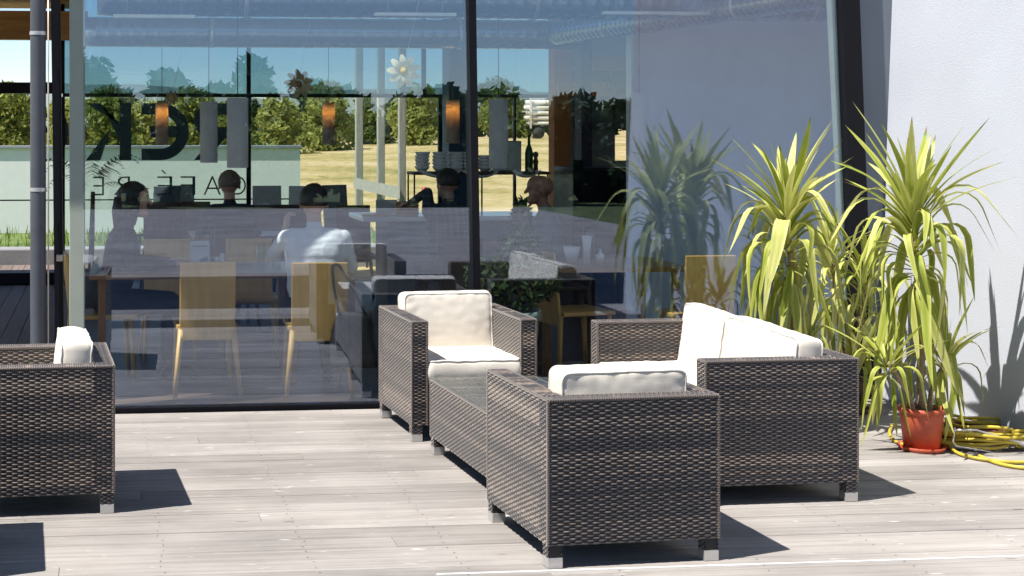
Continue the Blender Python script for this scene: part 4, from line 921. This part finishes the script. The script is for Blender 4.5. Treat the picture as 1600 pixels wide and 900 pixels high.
for si, (x, k, lab) in enumerate(((660, 5, 'white bowl in the stack farthest from the mullion'), (687, 5, 'white bowl in the second stack, left of the dark haired person'), (712, 5, 'white bowl in the stack right above the dark haired person'), (736, 5, 'white bowl in the stack half hidden by the mullion'), (758, 4, 'white bowl in the short stack beside the steel box'))):
    p = at(x, 265, SY)
    for j in range(k):
        o = obj('bowl', bowl_me, None, (p.x + random.uniform(-.003, .003), SY, zs + .002 + j * .033)); o.scale = (1.05,) * 3; tag(o, lab, 'bowl', 'bowls on the serving shelf, stack ' + 'one two three four five'.split()[si])
def wavy(x, y, lab, wd):
    p = at(x, y, SY - .20); b = MB(); V = []; n = 14
    for i in range(n + 1):
        u = i / n * 2 - 1
        for j in range(7):
            v = j / 6 * 2 - 1; V.append((u * wd, v * .11 * (1 - .55 * u * u), .055 * u * u + .02 * v * v))
    F = [(i * 7 + j, i * 7 + j + 1, i * 7 + j + 8, i * 7 + j + 7) for i in range(n) for j in range(6)]
    b.add(V, F, smooth=True); o = b.build('curved_dish', M_WHITE, loc=(p.x, SY - .19, zs - .055)); m = o.modifiers.new('thick', 'SOLIDIFY'); m.thickness = .008
    tag(o, lab, 'dish', 'curved white dishes')
wavy(688, 275, 'curved white dish hanging under the stacked bowls, farther from the mullion', .19); wavy(752, 275, 'curved white dish at the mullion under the short stack', .17); wavy(822, 270, 'curved white dish below the green bottle', .13)
p, q = at(768, 220, SY + .03), at(809, 264, SY + .03); b_ = MB(); b_.box(p.x, q.x, SY - .1, SY + .12, zs + .002, p.z, bev=.01)
tag(b_.build('steel_dispenser', mat('dull_steel', (0.42, 0.42, 0.40), .35, .8)), 'square steel dispenser on the shelf under the grey lamp', 'dispenser')
p = at(826.5, 258, SY); b_ = MB(); b_.lathe([(.001, 0), (.036, 0), (.038, .02), (.038, .17), (.030, .21), (.014, .25), (.0125, .32), (.015, .325), (.015, .34), (.001, .34)], n=22)
o = b_.build('wine_bottle', mat('green_glass_bottle', (0.02, 0.10, 0.015), .15), loc=(p.x, SY, zs + .002)); tag(o, 'green wine bottle standing on the serving shelf', 'bottle')
p = at(838, 258, SY); b_ = MB(); b_.lathe([(.001, 0), (.026, 0), (.020, .05), (.026, .09), (.016, .12), (.026, .15), (.024, .175), (.001, .185)], n=18)
tag(b_.build('pepper_mill', M_DKWOOD, loc=(p.x, SY + .02, zs + .002)), 'dark wooden pepper mill beside the green bottle', 'pepper mill')
p = at(637, 333, BY + .12)
for j in range(5):
    b_ = MB(); b_.lathe([(.001, 0), (.10, 0), (.112, .022), (.105, .024), (.001, .012)], n=28); o = b_.build('wooden_plate', mat('brown_plate', (0.42, 0.25, 0.10), .6), loc=(p.x, BY + .14, zc_ + .003 + j * .026)); tag(o, 'round brown plate in the stack on the buffet corner', 'plate', 'stacked brown plates')
p, q = at(587, 312, BY + .4), at(620, 332, BY + .4); b_ = MB(); b_.box(p.x, q.x, BY + .38, BY + .395, zc_ + .004, p.z, bev=.003); tag(b_.build('price_board', mat('grey_board', (0.55, 0.55, 0.54), .6)), 'small pale grey board standing on the buffet', 'board')
p = at(590, 333, BY + .12); b_ = MB(); b_.lathe([(.001, 0), (.13, 0), (.15, .014), (.145, .016), (.001, .008)], n=30); o = b_.build('serving_tray', mat('tan_tray', (0.55, 0.38, 0.19), .5), loc=(p.x, BY + .16, zc_ + .002)); tag(o, 'flat tan tray on the buffet beside the brown plates', 'tray')

# ------------------------------------------------------------------ paper flowers, plants inside
def flower(x, y, Y, r, m, mc_, lab, tilt):
    p = at(x, y, Y); t = thing('paper_flower', lab, 'decoration', p, 0, 'paper flowers'); t.rotation_euler = (R(tilt), R(12), 0)
    for k in range(9):
        a = k * 2 * math.pi / 9 + .2; b = MB(); V = []
        for i in range(7):
            s = .25 + .75 * i / 6; wd = r * .21 * math.sin(min(1, i / 6 * .78 + .16) * math.pi) ** .6
            for sgn in (-1, 1): V.append((s * r, -.02 * math.sin(s * 3) - .003 * sgn, sgn * wd))
        b.add(V, [(2 * i, 2 * i + 1, 2 * i + 3, 2 * i + 2) for i in range(6)], smooth=True); o = b.build('petal', m, t); o.rotation_euler = (0, a, 0)
    b = MB(); b.lathe([(.001, -.03), (r * .2, -.022), (r * .26, 0), (r * .2, .01)], n=16); o = b.build('centre', mc_, t); o.rotation_euler = (R(-90), 0, 0)
    b = MB(); b.tube([(0, .012, 0), (0, .012, ZC - .01 - p.z)], .001, 5); o = b.build('thread', M_LAMP, t)
M_PET = mat('pale_yellow_paper', (0.82, 0.76, 0.50), .8); M_PETC = mat('yellow_paper', (0.75, 0.52, 0.10), .8); M_PETB = mat('brown_paper', (0.38, 0.30, 0.16), .8)
flower(630, 111, .10, .104, M_PET, M_PETC, 'sunlit pale yellow paper flower hanging just behind the glass', 6)
flower(467, 131, 3.2, .125, M_PETB, mat('umber_paper', (0.28, 0.15, 0.05), .8), 'shaded brownish paper flower hanging deeper in the room', -14)
flower(268, 153, 4.9, .07, M_PETB, M_PETC, 'small shaded paper flower above the amber lamp', 5)
def fern(label, x, yb, yt, Y, n, ln, m, seed):
    p = at(x, yb, Y); t = thing('potted_palm', label, 'potted plant', (p.x, Y, .003)); g = random.Random(seed); z0 = max(.3, p.z)
    pot(t, .17, .34, mat('grey_planter', (0.16, 0.17, 0.17), .6), False)
    b = MB(); b.tube([(0, 0, .3), (0.02, 0, z0)], [.03, .02], 8); b.build('stem', M_BARK, t)
    for k in range(n):
        az, e = g.uniform(0, 6.28), g.uniform(25, 85); b = MB(); x_, z_ = 0, 0; V = []; F = []
        for i in range(16):
            s = i / 15; el = R(e - 105 * s ** 1.6); x_ += math.cos(el) * ln / 15; z_ += math.sin(el) * ln / 15
            if i > 3:
                for sg in (-1, 1):
                    L = .16 * (1 - s * .75); o_ = len(V); V += [(x_, 0, z_), (x_ + L * .55, sg * L * .8, z_ - L * .45), (x_ + .012, 0, z_ + .004)]; F.append((o_, o_ + 1, o_ + 2))
        b.add(V, F, list(np.clip([g.uniform(.1, .9)] * len(V), 0, 1))); o = b.build('frond', m, t); o.location = (0, 0, z0); o.rotation_euler = (0, 0, az)
fern('feathery palm inside by the column, in front of the lettering', 142, 300, 240, 5.3, 15, .62, M_LEAF2, 3)
bh = at(800, 470, .55); t = thing('potted_bush', 'dark leafy bush in a grey green pot right behind the glass', 'potted plant', (bh.x, .62, .003)); pot(t, .2, .5, mat('celadon_pot', (0.30, 0.38, 0.33), .4), False)
V, F, T = leaves([((0, 0, .66), (.26, .24, .2)), ((.09, .05, .88), (.15, .14, .17)), ((-.15, 0, .72), (.16, .15, .14)), ((.1, .05, 1.08), (.07, .07, .16)), ((.2, .0, .7), (.16, .15, .15))], 420, .03, 5); mb = MB(); mb.add(V, F, T); mb.build('foliage', M_LEAF2, t)
mb = MB(); mb.tube([(0, 0, .44), (.05, .03, .9)], [.015, .006], 6); mb.build('stem', M_BARK, t)
# black bag on the chair
bp = at(551, 530, .20); bg_ = thing('tote_bag', 'black shoulder bag hanging from the corner of the tan chair', 'bag', (bp.x, .20, 0)); px_ = PXM(550, .20)
zz = lambda y: at(551, y, .20).z
b_ = MB(); V = []; nrow = 9
for i in range(nrow):
    s = i / (nrow - 1); z = zz(572) + (zz(488) - zz(572)) * s; hw = (.5 * 76 * (1 - s) + .5 * 56 * s) / px_; dp = .06 * (1 - s) + .03 * s; sag = .012 * math.sin(s * 3.1)
    for j in range(16):
        a = 2 * math.pi * j / 16; cx2, sy2 = math.cos(a), math.sin(a); V.append((hw * (abs(cx2) ** .4) * (1 if cx2 > 0 else -1) + .01 * math.sin(7 * s + j), dp * (abs(sy2) ** .6) * (1 if sy2 > 0 else -1) + sag * .4, z + .006 * math.sin(j * 1.3) * (i in (0, nrow - 1))))
F = [(i * 16 + j, i * 16 + (j + 1) % 16, (i + 1) * 16 + (j + 1) % 16, (i + 1) * 16 + j) for i in range(nrow - 1) for j in range(16)] + [tuple(range(15, -1, -1)), tuple((nrow - 1) * 16 + j for j in range(16))]
b_.add(V, F, smooth=True); b_.build('body', M_SHOE, bg_)
for dy in (-.03, .03):
    P_ = [at(x, y, .20 + dy) - bg_.location for x, y in ((530, 492), (522, 450), (519, 418), (526, 413), (533, 420), (552, 455), (572, 492))]; b_ = MB(); b_.tube(smooth_path([Vector(q) for q in P_], 4), .009, 6); b_.build('strap', M_SHOE, bg_)

# ------------------------------------------------------------------ people
def plaid_mat():
    m = bpy.data.materials.new('dark_plaid'); m.use_nodes = True; n = m.node_tree.nodes; l = m.node_tree.links; b = n['Principled BSDF']; tc = n.new('ShaderNodeTexCoord'); outs = []
    for ax in ('X', 'Z'):
        wv = n.new('ShaderNodeTexWave'); wv.bands_direction = ax; wv.inputs['Scale'].default_value = 5.5; l.new(tc.outputs['Object'], wv.inputs[0])
        gt = n.new('ShaderNodeMath'); gt.operation = 'GREATER_THAN'; gt.inputs[1].default_value = .82; l.new(wv.outputs['Fac'], gt.inputs[0]); outs.append(gt)
    ad = n.new('ShaderNodeMath'); ad.operation = 'ADD'; l.new(outs[0].outputs[0], ad.inputs[0]); l.new(outs[1].outputs[0], ad.inputs[1])
    rp = n.new('ShaderNodeMapRange'); rp.inputs[2].default_value = 2; l.new(ad.outputs[0], rp.inputs[0]); mx = n.new('ShaderNodeMix'); mx.data_type = 'RGBA'
    mx.inputs['A'].default_value = (.02, .026, .04, 1); mx.inputs['B'].default_value = (.085, .10, .12, 1); l.new(rp.outputs[0], mx.inputs['Factor']); l.new(mx.outputs['Result'], b.inputs['Base Color']); b.inputs['Roughness'].default_value = .85
    return m
M_SKIN = mat('skin', (0.56, 0.33, 0.23), .55, 0, .06, 8, sub=.08); M_SKIN2 = mat('ruddy_skin', (0.36, 0.16, 0.105), .5, 0, .06, 8, sub=.08); M_EYE = mat('eye_dark', (0.02, .015, .012), .3); M_LIP = mat('lip', (0.33, .12, .09), .5)
def capsule(mb, a, ra, b, rb):
    a, b = Vector(a), Vector(b); d = b - a; n = d.length; pts, rr = [], []
    if n < 1e-6: d = Vector((0, 0, 1))
    else: d = d / n
    for k in range(5): an = math.pi / 2 * k / 5; pts.append(a - d * ra * math.cos(an)); rr.append(max(.0012, ra * math.sin(an)))
    pts.append(a); rr.append(ra)
    if n > 1e-6: pts.append(b); rr.append(rb)
    for k in range(1, 6): an = math.pi / 2 * k / 5; pts.append(b + d * rb * math.sin(an)); rr.append(max(.0012, rb * math.cos(an)))
    mb.tube(pts, rr, 14)
def hand(wr, dirv, palm_n, cap, curl=.5, side=1):
    "palm and five bent fingers; dirv points along the hand, palm_n out of the palm"
    d = Vector(dirv).normalized(); nn = Vector(palm_n); nn = (nn - d * nn.dot(d)).normalized(); s = d.cross(nn) * side; w = Vector(wr)
    for k in range(4):
        o = (k - 1.5) * .019; base = w + d * .085 + s * o; cap.append((w + d * .02 + s * o * .6, .017, base, .0125, 'skin'))
        ln = (.034, .040, .038, .029)[k]; c = curl * (.9 + .1 * k); d1 = (d * math.cos(c) + nn * math.sin(c)); d2 = (d * math.cos(2.1 * c) + nn * math.sin(2.1 * c)); m1 = base + d1 * ln
        cap.append((base, .0100, m1, .0090, 'skin')); cap.append((m1, .0090, m1 + d2 * ln * .85, .0075, 'skin'))
    tb_ = w + d * .03 - s * .026; t1 = tb_ + (d * .75 - s * .55 + nn * .35).normalized() * .036; cap.append((tb_, .0135, t1, .0105, 'skin')); cap.append((t1, .0105, t1 + (d * .9 - s * .1 + nn * .4).normalized() * .028, .0085, 'skin'))
def person(label, X, Y, rz, top_m, skin, armL, armR, hair=None, leg_m=None, head_turn=0, sleeve=1.0, lean=0.0, girth=1.0, z=0.0, hair_style='short'):
    """seated figure facing +y; armL / armR: (elbow, wrist, hand direction, palm normal, curl)"""
    cap = []; A = lambda *a: cap.append(a)
    ly = lambda zz_: lean * max(0, zz_ - .5)
    v = lambda x, y, zz_: Vector((x, y + ly(zz_), zz_))
    gth = girth
    A(v(-.085, -.01, .53), .115 * gth, v(.085, -.01, .53), .115 * gth, 'leg'); A(v(-.06, .0, .62), .112 * gth, v(.06, 0, .62), .112 * gth, 'top'); A(v(-.07, .01, .74), .112 * gth, v(.07, .01, .74), .112 * gth, 'top')
    A(v(-.075, .005, .68), .112 * gth, v(.075, .005, .68), .112 * gth, 'top'); A(v(-.078, .005, .81), .113, v(.078, .005, .81), .113, 'top'); A(v(-.085, .0, .88), .112, v(.085, 0, .88), .112, 'top'); A(v(-.11, -.005, .935), .095, v(.11, -.005, .935), .095, 'top'); A(v(-.135, -.01, .985), .068, v(.135, -.01, .985), .068, 'top'); A(v(0, -.015, 1.02), .066, v(0, .0, 1.07), .052, 'top'); A(v(0, -.005, 1.06), .049, v(0, .012, 1.13), .050, 'skin')
    hr = Matrix.Rotation(R(head_turn), 3, 'Z'); hc = v(0, .012, 1.2)
    hp = lambda x, y, zz_: hc + hr @ Vector((x, y, zz_))
    A(hp(0, -.018, .035), .090, hp(0, .02, .045), .082, 'skin'); A(hp(0, .03, -.03), .066, hp(0, .045, -.065), .042, 'skin'); A(hp(-.032, .05, -.012), .035, hp(.032, .05, -.012), .035, 'skin')
    A(hp(0, .098, .022), .010, hp(0, .116, -.012), .0145, 'skin'); A(hp(-.022, .088, -.052), .010, hp(.022, .088, -.052), .010, 'lip'); A(hp(0, .076, -.085), .024, hp(0, .07, -.088), .024, 'skin')
    for s in (-1, 1):
        A(hp(s * .085, -.008, .018), .013, hp(s * .090, -.014, -.022), .010, 'skin'); A(hp(s * .032, .089, .022), .0095, hp(s * .032, .0895, .022), .0095, 'eye'); A(hp(s * .016, .094, .042), .008, hp(s * .048, .085, .042), .008, 'hair')
        A(v(s * .09, .02, .52), .098 * gth, Vector((s * .115, .43, .515)), .062, 'leg'); A(Vector((s * .115, .43, .51)), .060, Vector((s * .115, .42, .30)), .058, 'leg'); A(Vector((s * .115, .42, .30)), .057, Vector((s * .115, .40, .09)), .038, 'leg'); A(Vector((s * .115, .37, .045)), .040, Vector((s * .125, .56, .032)), .034, 'shoe')
    for s, arm in ((-1, armL), (1, armR)):
        sh_ = v(s * .185, -.01, .985); el, wr, hd, pn, cu = arm; el, wr = Vector(el), Vector(wr); A(sh_, .058, sh_.lerp(el, .5), .050, 'top'); A(sh_.lerp(el, .5), .050, el, .042, 'top' if sleeve > .3 else 'skin')
        md = el.lerp(wr, .55); A(el, .042, md, .036, 'top' if sleeve > .6 else 'skin'); A(md, .036, wr, .026, 'top' if sleeve > .9 else 'skin'); hand(wr, hd, pn, cap, cu, s)
    mb = MB()
    for c in cap: capsule(mb, *c[:4])
    tmp = bpy.data.objects.new('tmp', mb.mesh('tmp', M_SKIN)); COL.objects.link(tmp); rm = tmp.modifiers.new('r', 'REMESH'); rm.mode = 'VOXEL'; rm.voxel_size = .0075; sm = tmp.modifiers.new('s', 'SMOOTH'); sm.iterations = 7; sm.factor = .5
    dg = bpy.context.evaluated_depsgraph_get(); me = bpy.data.meshes.new_from_object(tmp.evaluated_get(dg)); bpy.data.objects.remove(tmp)
    me.name = 'person'; me.materials.clear(); labs = ['skin', 'top', 'leg', 'shoe', 'eye', 'lip', 'hair']; hm = hair or skin
    for m in (skin, top_m, leg_m or mat('dark_trousers', (.03, .032, .04), .85), M_SHOE, M_EYE, M_LIP, hm): me.materials.append(m)
    nf = len(me.polygons); cen = np.empty(nf * 3); me.polygons.foreach_get('center', cen); cen = cen.reshape(-1, 3); best = np.full(nf, 1e9); idx = np.zeros(nf, int)
    for (a, ra, b, rb, lb) in cap:
        a, b = np.array(a), np.array(b); d = b - a; t = np.clip(((cen - a) @ d) / max(1e-9, d @ d), 0, 1); dist = np.linalg.norm(cen - a - t[:, None] * d, axis=1) - (ra + (rb - ra) * t); m_ = dist < best; best[m_] = dist[m_]; idx[m_] = labs.index(lb)
    me.polygons.foreach_set('material_index', idx.astype(np.int32)); me.polygons.foreach_set('use_smooth', [True] * nf); me.update()
    o = obj('person', me, None, (X, Y, z), rz); tag(o, label, 'person')
    if hair:
        hb = MB(); V = []; F = []; nu, nv = 28, 15; g = random.Random(len(label))
        for j in range(nv + 1):
            th = math.pi * (.02 + .60 * j / nv)
            for i in range(nu):
                ph = 2 * math.pi * i / nu; front = math.cos(ph)           # ph = 0 looks along +y
                lim = th if front < .35 else min(th, math.pi * (.40 - .12 * (front - .35)))
                rr = 1.0 + .045 * mnoise.noise(Vector((math.cos(ph) * 4, math.sin(ph) * 4, j * .7))) + g.uniform(-.02, .02)
                V.append(hp(.099 * rr * math.sin(lim) * math.sin(ph), -.008 + .112 * rr * math.sin(lim) * math.cos(ph), .035 + .106 * rr * math.cos(lim)))
        for j in range(nv):
            for i in range(nu): F.append((j * nu + i, j * nu + (i + 1) % nu, (j + 1) * nu + (i + 1) % nu, (j + 1) * nu + i))
        F.append(tuple(range(nu))[::-1]); hb.add(V, F, smooth=True)
        if hair_style == 'long':
            for i in range(26):
                ph = R(75 + 210 * i / 25); p0 = hp(.095 * math.sin(ph), -.01 + .105 * math.cos(ph), .03); p1 = hp(.105 * math.sin(ph), -.02 + .11 * math.cos(ph), -.06); p2 = hp(.095 * math.sin(ph), -.03 + .10 * math.cos(ph), -.15 - .02 * (i % 3)); hb.tube([p0, p1, p2], [.02, .022, .010], 7)
        hb.build('hair', hair, o)
    return o
DN = Vector((0, 0, -1)); UP = Vector((0, 0, 1))
H_DARK = mat('dark_hair', (0.018, 0.012, 0.01), .5, 0, .3, 40); H_GREY = mat('grey_brown_hair', (0.16, 0.12, 0.09), .6, 0, .3, 40)
rest = lambda s, y=.36: ((s * .25, .12, .79), (s * .14, y, .785), (-s * .35, 1, -.05), (0, 0, -1), .25)
M_DKTOP = mat('black_pullover', (0.022, 0.022, 0.03), .9, 0, .15, 12, .3, 60); M_NAVY = mat('navy_jacket', (0.03, 0.035, 0.05), .9, 0, .15, 12, .3, 60); M_SHIRT = mat('white_shirt', (0.70, 0.735, 0.75), .85, 0, .05, 9, .9, 16); M_GREYT = mat('grey_green_shirt', (0.13, 0.16, 0.17), .9, 0, .12, 12, .4, 50)
p = at(176, 330, 1.15); person('seated person in black with long dark hair, in profile by the column', p.x - .02, 1.15, R(-84), M_DKTOP, M_SKIN, rest(-1, .42), rest(1, .42), H_DARK, lean=.22, hair_style='long', head_turn=-4)
p = at(360, 330, 3.75); person('seated person with grey brown hair and dark jacket, head seen from behind', p.x, 3.72, R(4), M_NAVY, M_SKIN, rest(-1), rest(1), H_GREY, lean=.1); cafe_chair('dark brown chair under the grey haired person', p.x, 3.72, R(4), M_DKWOOD, .86, DK, 'dark_chair')
p3 = at(492, 400, .60); l3 = lambda x, y, Y: tuple(at(x, y, Y) - Vector((p3.x, .56, .0)))
person('person in a white shirt seen from behind, one bare forearm raised', p3.x, .56, R(-2), M_SHIRT, M_SKIN, (l3(424, 398, .92), l3(443, 358, 1.02), (.12, .1, 1), (1, .3, 0), .75), rest(1, .34), H_DARK, lean=.16, sleeve=.45, girth=1.0, head_turn=6)
p4 = at(706, 330, 3.0); l4 = lambda x, y, Y: tuple(at(x, y, Y) - Vector((p4.x, 3.0, .0)))
person('dark haired person in a dark plaid shirt reaching sideways at the buffet', p4.x, 3.0, R(8), plaid_mat(), M_SKIN, (l4(668, 306, 3.05), l4(648, 322, 3.35), (-.3, 1, -.2), (0, 0, -1), .5), rest(1, .4), H_DARK, lean=.12, head_turn=18, z=.03); cafe_chair('dark brown chair under the plaid shirted person', p4.x, 3.0, R(8), M_DKWOOD, .82, DK, 'dark_chair')
p5 = at(868, 330, 2.55); person('bald man in a grey shirt, seen in profile beside the orange pillar', p5.x, 2.55, R(82), M_GREYT, M_SKIN2, rest(-1, .38), rest(1, .38), None, lean=.16, girth=1.12, z=0.0); cafe_chair('dark brown chair under the bald man', p5.x + .03, 2.55, R(82), M_DKWOOD, .86, DK, 'dark_chair')
